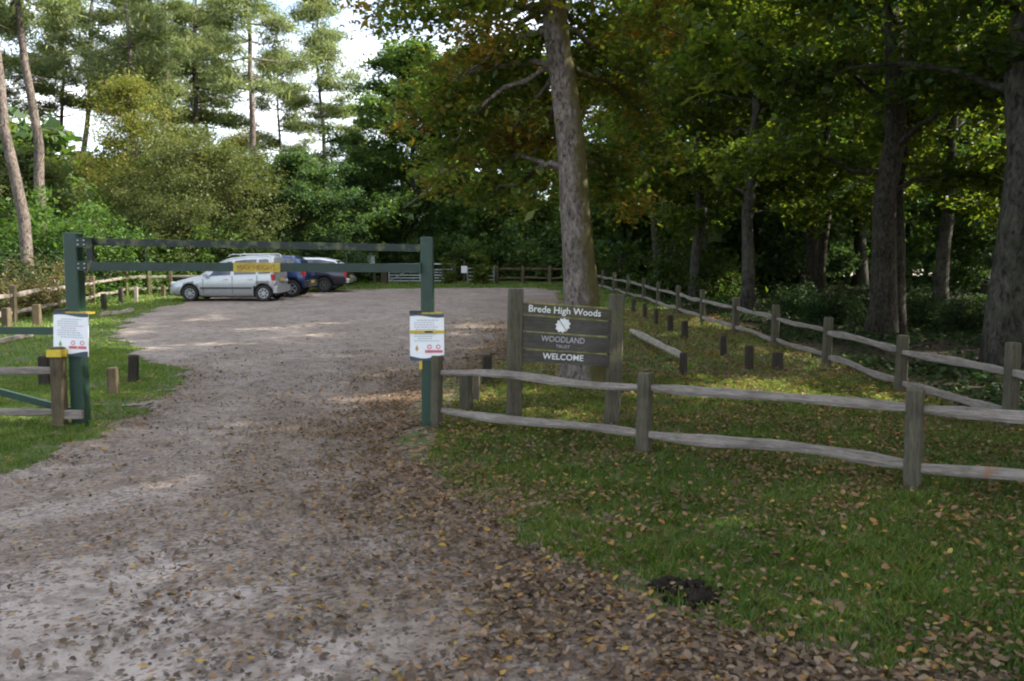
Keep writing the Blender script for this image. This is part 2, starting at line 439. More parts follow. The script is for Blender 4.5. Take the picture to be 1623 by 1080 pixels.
def right_d(x, y): return seg_dist(x, y, edge_right)

def bumps(x, y):
    near = np.exp(-np.maximum(y - 14, 0) / 8)
    return ((vn(x, y, 0.9) - 0.5) * 0.05 + (vn(x + 3, y + 5, 4) - 0.5) * 0.016) * near

# ------------------------------------------------------------------ ground sheets
def axis(parts):
    o = []
    for a, b, st in parts: o.append(np.arange(a, b, st))
    return np.concatenate(o)
gx = axis([(-320, -60, 20), (-60, -18, 1.0), (-18, -6.5, 0.22), (-6.5, 7, 0.075), (7, 18, 0.3), (18, 60, 2), (60, 321, 20)])
gy = axis([(-80, 0, 5), (0, 2.8, 0.2), (2.8, 13, 0.065), (13, 25, 0.15), (25, 52, 0.3), (52, 90, 1.5), (90, 421, 22)])
XX, YY = np.meshgrid(gx, gy)
SDG = track_sd(XX, YY)
RD = right_d(XX, YY)
def rut_f(x, y):
    xc = -0.3 - 0.26 * y
    w1 = 0.30 + 0.12 * (vn(x, y, 1.1) - 0.5)
    return (np.exp(-((x - xc - 0.75) / w1) ** 2) + np.exp(-((x - xc + 0.75) / w1) ** 2)) * np.clip(1 - (y - 13) / 8, 0, 1) * np.clip((y - 1) / 2, 0, 1) * np.clip(0.3 + 1.3 * vn(x + 7, y, 1.2), 0, 1)
def bump_on(x, y, sdv):
    return bumps(x, y) - 0.02 * rut_f(x, y) * np.clip((sdv - 0.2) / 0.4, 0, 1) - 0.03 * np.clip(sdv / 0.4, -1, 1) * np.exp(-np.maximum(y - 14, 0) / 8)
ZZ = gz(YY) + bump_on(XX, YY, SDG)

def surf(x, y):
    x = np.asarray(x, float); y = np.asarray(y, float)
    return gz(y) + bump_on(x, y, track_sd(x, y))

def grid_mesh(name, mask, dz, mat, attrs):
    ny, nx = XX.shape
    idx = np.arange(ny * nx).reshape(ny, nx)
    q = np.stack([idx[:-1, :-1], idx[:-1, 1:], idx[1:, 1:], idx[1:, :-1]], -1)
    q = q[mask] if mask is not None else q.reshape(-1, 4)
    used, inv = np.unique(q, return_inverse=True)
    co = np.stack([XX.ravel(), YY.ravel(), ZZ.ravel() + dz], -1)[used].astype(np.float32)
    inv = inv.reshape(-1).astype(np.int32)
    me = bpy.data.meshes.new(name)
    me.vertices.add(len(co)); me.vertices.foreach_set('co', co.ravel())
    me.loops.add(len(inv)); me.loops.foreach_set('vertex_index', inv)
    me.polygons.add(len(inv) // 4); me.polygons.foreach_set('loop_start', np.arange(0, len(inv), 4, dtype=np.int32))
    me.update(calc_edges=True)
    for an, av in attrs.items():
        a = me.attributes.new(an, 'FLOAT', 'POINT'); a.data.foreach_set('value', np.ascontiguousarray(av.ravel()[used], dtype=np.float32))
    return link(name, me, mat, None, True)

def attr(nt, name):
    a = nt.nodes.new('ShaderNodeAttribute'); a.attribute_name = name; return a.outputs['Fac']

def math_n(nt, op, a, b=None):
    m = nt.nodes.new('ShaderNodeMath'); m.operation = op
    for i, v in enumerate((a, b)):
        if v is None: continue
        if hasattr(v, 'is_linked'): nt.links.new(v, m.inputs[i])
        else: m.inputs[i].default_value = v
    return m.outputs[0]

def litter_layer(nt, v, scale):
    """cells the size of a leaf, each with its own autumn colour"""
    vo = N(nt, 'ShaderNodeTexVoronoi', i_Scale=scale, i_Randomness=1.0); nt.links.new(v, vo.inputs['Vector'])
    sep = nt.nodes.new('ShaderNodeSeparateColor'); nt.links.new(vo.outputs['Color'], sep.inputs[0])
    r = ramp(nt, [(0.0, (0.05, 0.036, 0.028)), (0.3, (0.10, 0.07, 0.052)), (0.6, (0.16, 0.115, 0.085)), (0.85, (0.23, 0.17, 0.125)), (0.95, (0.24, 0.11, 0.03)), (1.0, (0.34, 0.24, 0.05))])
    nt.links.new(sep.outputs[0], r.inputs[0])
    return r.outputs[0], sep.outputs[1], vo.outputs['Distance']

def ground_mat():
    m, nt, out = new_mat('lawn_and_leaf_mould')
    v = mapped(nt)
    n = noise_tex(nt, v, 1.3, 5, 0.6); n2 = noise_tex(nt, v, 14, 5, 0.7); n3 = noise_tex(nt, v, 60, 3, 0.6)
    gr = ramp(nt, [(0.3, (0.035, 0.055, 0.015)), (0.5, (0.065, 0.10, 0.024)), (0.72, (0.11, 0.14, 0.04))]); nt.links.new(n2, gr.inputs[0])
    fr = ramp(nt, [(0.3, (0.55,) * 3), (0.7, (1.3,) * 3)]); nt.links.new(n3, fr.inputs[0])
    gcol = mixc(nt, 1.0, gr.outputs[0], fr.outputs[0], 'MULTIPLY')
    lc, lr, ld = litter_layer(nt, v, 17)
    lm = math_n(nt, 'ADD', attr(nt, 'litter'), math_n(nt, 'MULTIPLY', math_n(nt, 'SUBTRACT', n, 0.5), 1.6))
    msk = math_n(nt, 'GREATER_THAN', lm, lr)
    col = mixc(nt, msk, gcol, lc)
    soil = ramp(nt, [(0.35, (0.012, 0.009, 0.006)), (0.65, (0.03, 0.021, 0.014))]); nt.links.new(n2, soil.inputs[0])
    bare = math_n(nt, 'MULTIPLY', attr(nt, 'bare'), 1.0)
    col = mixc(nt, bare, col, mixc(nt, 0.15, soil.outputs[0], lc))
    bsdf(nt, out, col, 0.95, bump=n2, bstr=0.5, bdist=0.03, spec=0.15)
    return m

def track_mat():
    m, nt, out = new_mat('stony_track')
    v = mapped(nt)
    n = noise_tex(nt, v, 0.8, 5, 0.6); n2 = noise_tex(nt, v, 5.0, 7, 0.72, 0.6); n3 = noise_tex(nt, v, 45, 4, 0.7); n4 = noise_tex(nt, v, 110, 3, 0.7)
    vo = N(nt, 'ShaderNodeTexVoronoi', i_Scale=34.0, i_Randomness=1.0); nt.links.new(v, vo.inputs['Vector'])
    sep = nt.nodes.new('ShaderNodeSeparateColor'); nt.links.new(vo.outputs['Color'], sep.inputs[0])
    st = ramp(nt, [(0.0, (0.15, 0.132, 0.12)), (0.5, (0.25, 0.222, 0.205)), (0.9, (0.34, 0.31, 0.285)), (1.0, (0.48, 0.45, 0.42))]); nt.links.new(sep.outputs[0], st.inputs[0])
    base = ramp(nt, [(0.3, (0.16, 0.14, 0.128)), (0.55, (0.27, 0.24, 0.22)), (0.75, (0.35, 0.315, 0.29))]); nt.links.new(n3, base.inputs[0])
    col = mixc(nt, 0.45, base.outputs[0], st.outputs[0])
    sandc = ramp(nt, [(0.3, (0.31, 0.285, 0.275)), (0.7, (0.45, 0.415, 0.40))]); nt.links.new(n4, sandc.inputs[0])
    col = mixc(nt, attr(nt, 'sand'), col, sandc.outputs[0])
    col = mixc(nt, math_n(nt, 'MULTIPLY', attr(nt, 'rut'), 0.45), col, (0.34, 0.305, 0.28))
    damp = ramp(nt, [(0.40, (0.46, 0.42, 0.40)), (0.53, (1.04,) * 3)]); nt.links.new(n2, damp.inputs[0])
    col = mixc(nt, 0.75, col, damp.outputs[0], 'MULTIPLY')
    big = ramp(nt, [(0.35, (0.80, 0.76, 0.73)), (0.65, (1.1, 1.1, 1.1))]); nt.links.new(n, big.inputs[0])
    col = mixc(nt, 1.0, col, big.outputs[0], 'MULTIPLY')
    col = mixc(nt, 1.0, col, (0.89, 0.84, 0.77), 'MULTIPLY')
    lc, lr, ld = litter_layer(nt, v, 42)
    lm = math_n(nt, 'ADD', attr(nt, 'litter'), math_n(nt, 'MULTIPLY', math_n(nt, 'SUBTRACT', n2, 0.5), 1.2))
    msk = math_n(nt, 'GREATER_THAN', lm, lr)
    col = mixc(nt, math_n(nt, 'MULTIPLY', msk, 0.8), col, lc)
    hb_ = math_n(nt, 'ADD', math_n(nt, 'MULTIPLY', sep.outputs[0], math_n(nt, 'SUBTRACT', 1.0, attr(nt, 'sand'))), n3)
    bsdf(nt, out, col, 0.9, bump=hb_, bstr=0.5, bdist=0.012, spec=0.25)
    return m

sdC = track_sd((XX[:-1, :-1] + XX[1:, 1:]) / 2, (YY[:-1, :-1] + YY[1:, 1:]) / 2)
# litter on the lawn: thick by the track edge, along the fence and under the trees
lit_g = 0.22 + 0.55 * np.exp(-np.maximum(-SDG, 0) / 0.5) * (RD < 6) + 0.30 * np.clip((XX - 0.5) / 5, 0, 1) * (YY > 6.3)
lit_g = np.where(XX < -2, lit_g * 0.30, lit_g)
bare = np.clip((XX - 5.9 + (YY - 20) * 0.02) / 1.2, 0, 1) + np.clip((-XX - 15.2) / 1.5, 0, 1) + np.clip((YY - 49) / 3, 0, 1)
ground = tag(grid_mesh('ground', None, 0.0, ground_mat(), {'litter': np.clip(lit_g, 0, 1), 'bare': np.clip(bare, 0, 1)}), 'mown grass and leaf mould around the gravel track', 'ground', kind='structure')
# litter on the track
mid = np.exp(-((XX + 2.6 - (YY - 9) * 0.05) / 0.5) ** 2) * (YY < 16)
lit_t = 0.14 + 0.75 * np.exp(-RD / 0.75) + 0.35 * np.exp(-RD / 2.6) + 0.25 * mid
lit_t = lit_t * np.where(YY > 17, np.clip(0.35 + np.exp(-RD / 3.0), 0, 1.0), 1.0) + 0.12 * (YY < 9)
lit_t = np.where((SDG < 0.7) & (XX < -2.5) & (YY < 10), np.maximum(lit_t, 0.55 - SDG * 0.4), lit_t)
rut = rut_f(XX, YY)
rut = np.clip(rut + 0.7 * np.clip((YY - 14) / 4, 0, 1) * np.clip((RD - 1.5) / 3, 0, 1), 0, 1)
# pale worn asphalt showing through at the mouth of the drive
sand = np.clip((4.55 - YY + (vn(XX, YY, 2.2) - 0.5) * 1.2) / 0.35, 0, 1) * np.clip((-1.2 - XX + (4.4 - YY) * 0.5 + (vn(XX, YY, 1.7) - 0.5) * 1.6) / 0.6, 0, 1)
sand = np.maximum(sand, 0.75 * np.clip((vn(XX + 2, YY, 1.0) - 0.52) * 6, 0, 1) * np.clip((RD - 1.4) / 0.8, 0, 1) * (YY < 7.5))
lit_t = np.clip(lit_t * (1 - 0.55 * rut) * (1 - 0.5 * sand), 0, 1)
track = tag(grid_mesh('gravel_track', sdC > 0, 0.012, track_mat(), {'litter': np.clip(lit_t, 0, 1), 'sand': np.clip(sand, 0, 1), 'rut': rut}), 'pale stony track widening into the car park', 'track', kind='structure')
mx, my = (XX[:-1, :-1] + XX[1:, 1:]) / 2, (YY[:-1, :-1] + YY[1:, 1:]) / 2

# ------------------------------------------------------------------ fallen leaves and grass (stuff)
def leaf_quads(c, size, rng, up=0.0, aspect=0.55, fold=0.18):
    """n folded leaf blades (two triangles each, as a bent quad) around the centres c"""
    n = len(c)
    nrm = rng.normal(size=(n, 3)); nrm[:, 2] += up * 3
    nrm /= np.linalg.norm(nrm, axis=1)[:, None]
    a = rng.normal(size=(n, 3)); a -= (a * nrm).sum(1)[:, None] * nrm
    a /= np.linalg.norm(a, axis=1)[:, None] + 1e-9
    b = np.cross(nrm, a)
    L = (size * np.exp(rng.normal(0, 0.33, n)))[:, None]
    W = L * aspect * rng.uniform(0.75, 1.2, n)[:, None]
    fold = fold * rng.uniform(-0.6, 2.0, n)[:, None]
    q = np.stack([c - a * L * 0.5, c + b * W * 0.5 - a * L * 0.05 + nrm * L * fold, c + a * L * 0.5 + nrm * L * fold * 0.6, c - b * W * 0.5 - a * L * 0.05 + nrm * L * fold], 1)
    return q

def leaf_polys(c, size, rng, up, aspect):
    """curled leaf outlines with eight corners"""
    n = len(c)
    nrm = rng.normal(size=(n, 3)); nrm[:, 2] += up * 3; nrm /= np.linalg.norm(nrm, axis=1)[:, None]
    a = rng.normal(size=(n, 3)); a -= (a * nrm).sum(1)[:, None] * nrm; a /= np.linalg.norm(a, axis=1)[:, None] + 1e-9
    b = np.cross(nrm, a)
    L = (size * np.clip(np.exp(rng.normal(0, 0.30, n)), 0.45, 1.55))[:, None]
    W = L * aspect * 0.5 * rng.uniform(0.7, 1.25, n)[:, None]
    cup = rng.uniform(-0.05, 0.30, n)[:, None]; bend = rng.uniform(-0.5, 0.9, n)[:, None]
    out = []
    for (t, w) in ((-.5, .0), (-.24, .75), (.06, 1.0), (.30, .62), (.5, .0), (.27, -.70), (.0, -1.0), (-.28, -.66)):
        ww = w * (1 + rng.uniform(-.18, .18, n)[:, None])
        out.append(c + a * L * t + b * W * ww + nrm * (L * (cup * abs(w) + bend * (t * t - 0.06))))
    return np.stack(out, 1)

def scatter_leaves(name, n, xr, yr, densf, size, mat, label, seed, zup=0.012):
    rng = np.random.RandomState(seed)
    x = rng.uniform(*xr, n)
    # more candidates near the viewer's end of the drive
    u = rng.uniform(0, 1, n); y = yr[0] + (yr[1] - yr[0]) * u ** 1.7
    sdv = track_sd(x, y); keep = rng.uniform(0, 1, n) < densf(x, y, sdv, right_d(x, y))
    x, y, sdv = x[keep], y[keep], sdv[keep]
    z = gz(y) + bump_on(x, y, sdv) + zup + rng.uniform(0, 0.018, len(x)) + np.where(sdv > 0, 0.012, 0.012)
    q = leaf_polys(np.stack([x, y, z], 1), size * (1 + 0.02 * np.maximum(y - 8, 0)), rng, 1.1, 0.66)
    me = fast_mesh(name, q, 8)
    return tag(link(name, me, mat), label, 'leaf litter', kind='stuff')

def d_leaf(x, y, sdv, rd):
    band = 0.95 * np.exp(-(rd / 0.75) ** 2) + 0.50 * np.exp(-rd / 1.1)
    t = np.where(sdv > 0, band + 0.035, 0.05 + 0.4 * np.exp(-np.maximum(-sdv, 0) / 0.22))
    left = np.where(sdv > 0, 0.02 + 0.30 * np.exp(-sdv / 0.5), 0.03)
    o = np.where((x < -2.2) & (rd > 2.5), left, t)
    drift = np.clip(0.15 + 1.7 * (vn(x * 1.3, y * 1.3, 1.6) - 0.22), 0.08, 1.4)
    return o * np.where((rd < 0.9) & (sdv > 0), np.maximum(drift, 0.6), drift)
scatter_leaves('fallen_leaves', 290000, (-6.5, 6.2), (2.4, 24), d_leaf, 0.037, M['lf_litter'], 'brown and yellow fallen leaves thick along the track edge', 3)
def d_lawn(x, y, sdv, rd):
    k = 0.30 + 0.95 * np.clip((y - 5.5) / 1.2, 0, 1) + 0.35 * np.clip((x - 1) / 4, 0, 1)
    return np.where((sdv < 0) & (x > -1.2), k * (0.15 + 1.5 * vn(x * 1.2 + 3, y * 1.2, 1.8) ** 1.5), 0)
scatter_leaves('fallen_leaves', 75000, (-1.0, 6.4), (2.6, 27), d_lawn, 0.036, M['lf_lawn'], 'tan and orange leaves scattered over the lawn around the rail fence', 8, 0.03)
def d_frag(x, y, sdv, rd):
    c = (0.16 + 0.5 * np.exp(-rd / 1.5) + 0.3 * np.exp(-((x + 1.4 - (y - 5) * -0.15) / 1.2) ** 2)) * (vn(x, y, 2.6) ** 1.6 * 1.9)
    return np.where(sdv > 0, c, 0.05)
scatter_leaves('leaf_fragments', 60000, (-6.5, 4), (2.4, 17), d_frag, 0.026, M['lf_litter2'], 'dark trodden leaf scraps over the track', 5, 0.004)

def grass(name, n, xr, yr, h, wd, seed, label, pw=1.6):
    rng = np.random.RandomState(seed)
    x = rng.uniform(*xr, n); y = yr[0] + (yr[1] - yr[0]) * rng.uniform(0, 1, n) ** pw
    sdv = track_sd(x, y)
    dens = np.where(sdv < 0.06, 1.0, 0.0) * (0.30 + 1.1 * vn(x * 1.1 + 4, y * 1.1, 2.2))
    dens *= np.clip((-sdv + 0.12) / 0.55, 0.12, 1)
    keep = rng.uniform(0, 1, n) < dens
    x, y, sdv = x[keep], y[keep], sdv[keep]
    z = gz(y) + bump_on(x, y, sdv)
    m = len(x)
    clump = 0.55 + 0.9 * vn(x * 2.2, y * 2.2, 3.5)
    hh = h * rng.uniform(0.5, 1.4, m) * clump
    a = rng.uniform(0, 2 * PI, m); lean = rng.uniform(0.1, 1.0, m) * hh
    w2 = wd * rng.uniform(0.7, 1.3, m) * (1 + 0.05 * np.maximum(y - 8, 0))
    b = np.stack([x, y, z], 1)
    side = np.stack([np.cos(a), np.sin(a), np.zeros(m)], 1) * w2[:, None] * 0.5
    la = a + PI / 2
    ldir = np.stack([np.cos(la), np.sin(la), np.zeros(m)], 1)
    midp = b + ldir * (lean * 0.35)[:, None] + np.array([0, 0, 1.0]) * (hh * 0.62)[:, None]
    tip = b + ldir * lean[:, None] + np.array([0, 0, 1.0]) * hh[:, None]
    q = np.stack([b - side, b + side, midp + side * 0.8, tip, midp - side * 0.8], 1)
    me = fast_mesh(name, q, 5)
    return tag(link(name, me, M['grass']), label, 'grass', kind='stuff')
grass('grass', 300000, (-0.8, 5.9), (2.7, 13), 0.042, 0.0075, 11, 'short green lawn grass in front of and behind the rail fence')
grass('grass', 170000, (-9, -2.2), (5.5, 18), 0.036, 0.008, 12, 'bright grass wedge beside the left gate post')
grass('grass', 150000, (-16, 6.0), (13, 49), 0.05, 0.02, 13, 'grass strip around the far car park edge', 1.0)

# ------------------------------------------------------------------ fences
def rail_mb(p0, p1, h, wd, rng, sag=0.0):
    """hand-split rail: an uneven, slightly bowed bar that thins at both ends"""
    mb = MB(); n = 16
    p0, p1 = np.array(p0, float), np.array(p1, float)
    L = np.linalg.norm(p1 - p0)
    ax = (p1 - p0) / L; side = np.cross(ax, [0, 0, 1.0]); side /= np.linalg.norm(side)
    up = np.cross(side, ax)
    ph = rng.uniform(0, 6.28, 6)
    vs, fs = [], []
    for i in range(n + 1):
        t = i / n
        c = p0 + (p1 - p0) * t + up * (0.013 * math.sin(2.1 * PI * t + ph[0]) + 0.010 * math.sin(7 * t + ph[1]) - sag * 4 * t * (1 - t)) + side * 0.018 * math.sin(4.3 * t + ph[2])
        e = min(1.0, 0.72 + 2.2 * min(t, 1 - t))
        hh = h / 2 * e * (1 + 0.13 * math.sin(9 * t + ph[3]) + 0.07 * math.sin(21 * t + ph[5])); ww = wd / 2 * e * (1 + 0.15 * math.sin(7.5 * t + ph[4]))
        tw = 0.22 * math.sin(3 * t + ph[1])
        for (a, b) in ((-1, -.7), (-.6, -1), (.75, -.9), (1, -.3), (.7, .85), (-.2, 1.0), (-.9, .6)):
            aa, bb = a * math.cos(tw) - b * math.sin(tw) * hh / ww * 0.4, b + a * math.sin(tw) * 0.25
            vs.append(c + side * aa * ww + up * bb * hh)
    k = 7
    for i in range(n):
        for j in range(k):
            j2 = (j + 1) % k
            fs.append((i * k + j, i * k + j2, (i + 1) * k + j2, (i + 1) * k + j))
    fs.append(tuple(reversed(range(k)))); fs.append(tuple(range(n * k, (n + 1) * k)))
    mb.add(vs, fs); return mb

def part_local(mb, name, mat, root, smooth=False):
    """mesh given in world coordinates, kept under a root that only has a location"""
    l = np.array(root.location)
    mb.v = [tuple(np.array(p) - l) for p in mb.v]
    return mb.build(name, mat, root, smooth)

def oriented(mb_v, p0, p1, name, mat, root):
    """rail with its own axis along local X so the grain follows it"""
    p0, p1 = Vector(p0), Vector(p1)
    q = (p1 - p0).to_track_quat('X', 'Z')
    inv = q.to_matrix().transposed()
    mb_v.v = [tuple(inv @ (Vector(p) - p0)) for p in mb_v.v]
    o = mb_v.build(name, mat, root)
    o.location = p0 - root.location; o.rotation_euler = q.to_euler()
    return o

def fence(name, label, posts, heights, rails, pw, seed, postmat, railmat, rh=0.10, rw=0.055, rz=0.0, rotp=None, skip=()):
    rng = np.random.RandomState(seed)
    root = thing(name, label, 'fence', (float(posts[0][0]), float(posts[0][1]), float(surf(posts[0][0], posts[0][1]))))
    for i, (x, y) in enumerate(posts):
        z = float(surf(x, y)); hh = heights[i] if np.ndim(heights) else heights
        nx = posts[min(i + 1, len(posts) - 1)]; pv = posts[max(i - 1, 0)]
        an = math.atan2(nx[1] - pv[1], nx[0] - pv[0]) + rng.uniform(-.06, .06)
        ln = Matrix.Rotation(rng.uniform(-.02, .02), 3, 'X') @ Matrix.Rotation(rng.uniform(-.01, .03), 3, 'Y')
        mb = MB(); k = pw * rng.uniform(0.9, 1.1)
        mb.box((0, 0, hh / 2 - 0.1), (k / 2, k / 2 * 0.9, hh / 2 + 0.1), ln @ Matrix.Rotation(an, 3, 'Z'), taper=rng.uniform(0.93, 0.99), bev=0.014)
        o = mb.build('post', postmat, root); o.location = Vector((x, y, z)) - root.location
    for i in range(len(posts) - 1):
        if i in skip: continue
        a, b = posts[i], posts[i + 1]
        for rh0 in rails:
            za = float(surf(*a)) + rh0 + rng.uniform(-.015, .015); zb = float(surf(*b)) + rh0 + rng.uniform(-.015, .015)
            pa, pb = np.array([a[0], a[1], za]), np.array([b[0], b[1], zb])
            u = (pb - pa) / np.linalg.norm(pb - pa)
            pa = pa + u * 0.02; pb = pb - u * 0.02
            mb = rail_mb(pa, pb, rh * rng.uniform(0.85, 1.15), rw, rng)
            oriented(mb, pa, pb, 'rail', railmat, root)
    return root

# near fence on the right of the gateway
nf = [(-0.86, 9.02), (1.27, 7.58), (3.16, 6.20), (5.0, 4.86)]
f_near = fence('rail_fence', 'low two-rail cleft wood fence crossing in front of the welcome sign', nf, [0.82, 0.79, 0.80, 0.80], (0.645, 0.20), 0.135, 21, M['post'], M['rail'], 0.088, 0.06)
mp_ = MB(); rngm = np.random.RandomState(3)
# mossy stretch on the last top rail
mm = rail_mb((3.75, 5.77, 0.69), (4.45, 5.27, 0.69), 0.055, 0.09, rngm); mo = oriented(mm, (3.75, 5.77, 0.69), (4.45, 5.27, 0.69), 'moss_patch', paint('bright_moss', (0.055, 0.085, 0.012), 0.95, var=0.5, scale=30), f_near)
# receding fence on the right
d_list = [6.25, 9.0, 11.7, 14.4, 17.2, 20, 22.7, 25.5, 28.2, 31, 33.7, 36.5, 39.2, 42.0]
px_list = [None, 1607, 1431, 1312, 1229, 1166, 1113, 1075, 1043, 1020, 995, 973, 955, 938]
rf = [((5.66, d) if p is None else ((p - CX) / F * d, d)) for d, p in zip(d_list, px_list)]
f_side = fence('rail_fence', 'long two-rail fence running away along the dark wood edge', rf, [0.95, 0.98, 0.86, 0.88, 0.92, 0.9, 0.95, 0.92, 0.9, 0.92, 0.95, 0.95, 0.95, 0.95], (0.63, 0.17), 0.15, 22, M['post'], M['rail'], 0.10, 0.06)
# left fence along the trees, turning behind the silver car
lf = [(-13.4, 16.2), (-13.8, 19.4), (-14.2, 22.7), (-15.0, 26.3), (-15.6, 29.7), (-16.6, 34.3), (-15.85, 34.9), (-15.1, 35.3), (-12.6, 36.0), (-10.2, 37.4)]
f_left = fence('rail_fence', 'weathered rail fence curving round behind the silver car', lf, 1.06, (0.80, 0.30), 0.16, 23, M['tan_post'], M['rail'], 0.12, 0.07)
# fence at the far end of the car park
bf = [(-0.9, 46.6), (0.62, 46.7), (2.2, 46.7), (3.6, 46.4)]
f_back = fence('rail_fence', 'low timber rail fence on the far bank behind the leaning tree trunk', bf, 0.98, (0.82, 0.30), 0.2, 24, M['tan_post'], M['tan_post'], 0.10, 0.07)
# fence at the left edge beside the green post
wl = [(-5.24, 9.16), (-7.7, 9.2), (-10.1, 9.2)]
f_l2 = fence('rail_fence', 'short wooden fence panel running left from the left gate post', wl, 0.93, (0.655, 0.185), 0.15, 25, M['tan_post'], M['rail'], 0.10, 0.06)
mb = MB(); mb.box((0, 0, 0), (0.083, 0.078, 0.042)); o = mb.build('yellow_band', M['yellow'], f_l2); o.location = Vector((-5.24, 9.15, 0.86 + float(surf(-5.24, 9.16)))) - f_l2.location
mb = MB(); mb.box((0, 0, 0), (0.11, 0.03, 0.05), bev=0.008); o = mb.build('rail', M['rail'], f_l2); o.location = Vector((-5.08, 9.15, 0.185)) - f_l2.location

# ------------------------------------------------------------------ height barrier
zl = float(surf(-5.08, 9.32)); zr = float(surf(-0.965, 9.12))
hb = thing('height_barrier', 'green steel height barrier spanning the gateway with two posts', 'barrier', (-3.0, 9.2, 0.0))
def hbp(mb, name, mat): return part_local(mb, name, mat, hb)
lx, ly, rx, ry = -5.095, 9.32, -0.965, 9.12
mb = MB(); mb.box((lx, ly, zl + 1.12), (0.080, 0.080, 1.125), Matrix.Rotation(-0.012, 3, 'Y'), bev=0.012); hbp(mb, 'post', M['green'])
mb = MB(); mb.box((rx, ry, zr + 1.06), (0.072, 0.072, 1.105), bev=0.012); hbp(mb, 'post', M['green'])
def bar(p0, p1, h, d):
    p0, p1 = Vector(p0), Vector(p1); L = (p1 - p0).length
    q = (p1 - p0).to_track_quat('X', 'Z').to_matrix()
    return MB().box((p0 + p1) / 2, (L / 2, d / 2, h / 2), q)
hbp(bar((lx + 0.09, ly, 2.185), (rx + 0.06, ry, 2.095), 0.082, 0.08), 'top_beam', M['spotted_green'])
hbp(bar((lx + 0.26, ly - 0.1, 1.895), (rx - 0.074, ry - 0.1, 1.868), 0.098, 0.06), 'hanging_bar', M['dark_green'])
hbp(bar((lx + 0.245, ly - 0.1, 1.84), (lx + 0.23, ly - 0.1, 2.22), 0.07, 0.055), 'end_strut', M['spotted_green'])
hbp(MB().box((-1.035 + 0.0, ry - 0.105, 1.868), (0.008, 0.045, 0.065)), 'end_plate', M['green'])
for xx in (-4.2, -1.9):
    zt = 2.185 + (xx - lx) / (rx - lx) * (2.095 - 2.185); zb = 1.93
    hbp(MB().tube([(xx, 9.24 - 0.05, zt - 0.03), (xx, 9.24 - 0.06, zb)], 0.007, 6), 'chain', M['green'])
for zz in (1.90, 2.17): hbp(MB().box((lx + 0.13, ly - 0.075, zz), (0.07, 0.012, 0.055), bev=0.0), 'bracket', M['dark_green'])
for zz in (1.875, 1.925, 2.145, 2.195):
    for dx in (0.09, 0.16): hbp(MB().disc((lx + dx, ly - 0.092, zz), (0, 1, 0), 0.009, 0.014, 6), 'bolt', M['galv'])
yp = MB().box((0, 0, 0), (0.27, 0.006, 0.054)); ypo = yp.build('warning_plate', M['yellow_worn'], hb)
ypo.location = Vector((-2.90, 9.085, 1.878)) - hb.location; ypo.rotation_euler = (0, R(0.4), R(-2.5))

def text_mesh(txt, width, height, off=0.0, ext=0.0015, spacing=1.0):
    cu = bpy.data.curves.new('t', 'FONT'); cu.body = txt; cu.size = 1.0; cu.offset = off; cu.extrude = 0.0; cu.resolution_u = 3; cu.space_character = spacing
    ob = bpy.data.objects.new('t', cu); COL.objects.link(ob)
    dg = bpy.context.evaluated_depsgraph_get(); dg.update()
    me = bpy.data.meshes.new_from_object(ob.evaluated_get(dg))
    bpy.data.objects.remove(ob)
    co = np.zeros(len(me.vertices) * 3, np.float32); me.vertices.foreach_get('co', co); co = co.reshape(-1, 3)
    mn, mxx = co.min(0), co.max(0)
    s = width / (mxx[0] - mn[0]); sy = height / (mxx[1] - mn[1])
    vs = [((p[0] - (mn[0] + mxx[0]) / 2) * s, 0.0, (p[1] - (mn[1] + mxx[1]) / 2) * sy) for p in co]
    fs = [tuple(p.vertices) for p in me.polygons]
    bpy.data.meshes.remove(me)
    m = MB()
    m.add([(v[0], -ext, v[2]) for v in vs], fs)
    return m
o = text_mesh('MAX HEIGHT', 0.44, 0.055, 0.0).build('lettering', M['letter_red'], ypo); o.location = (0, -0.0075, 0)

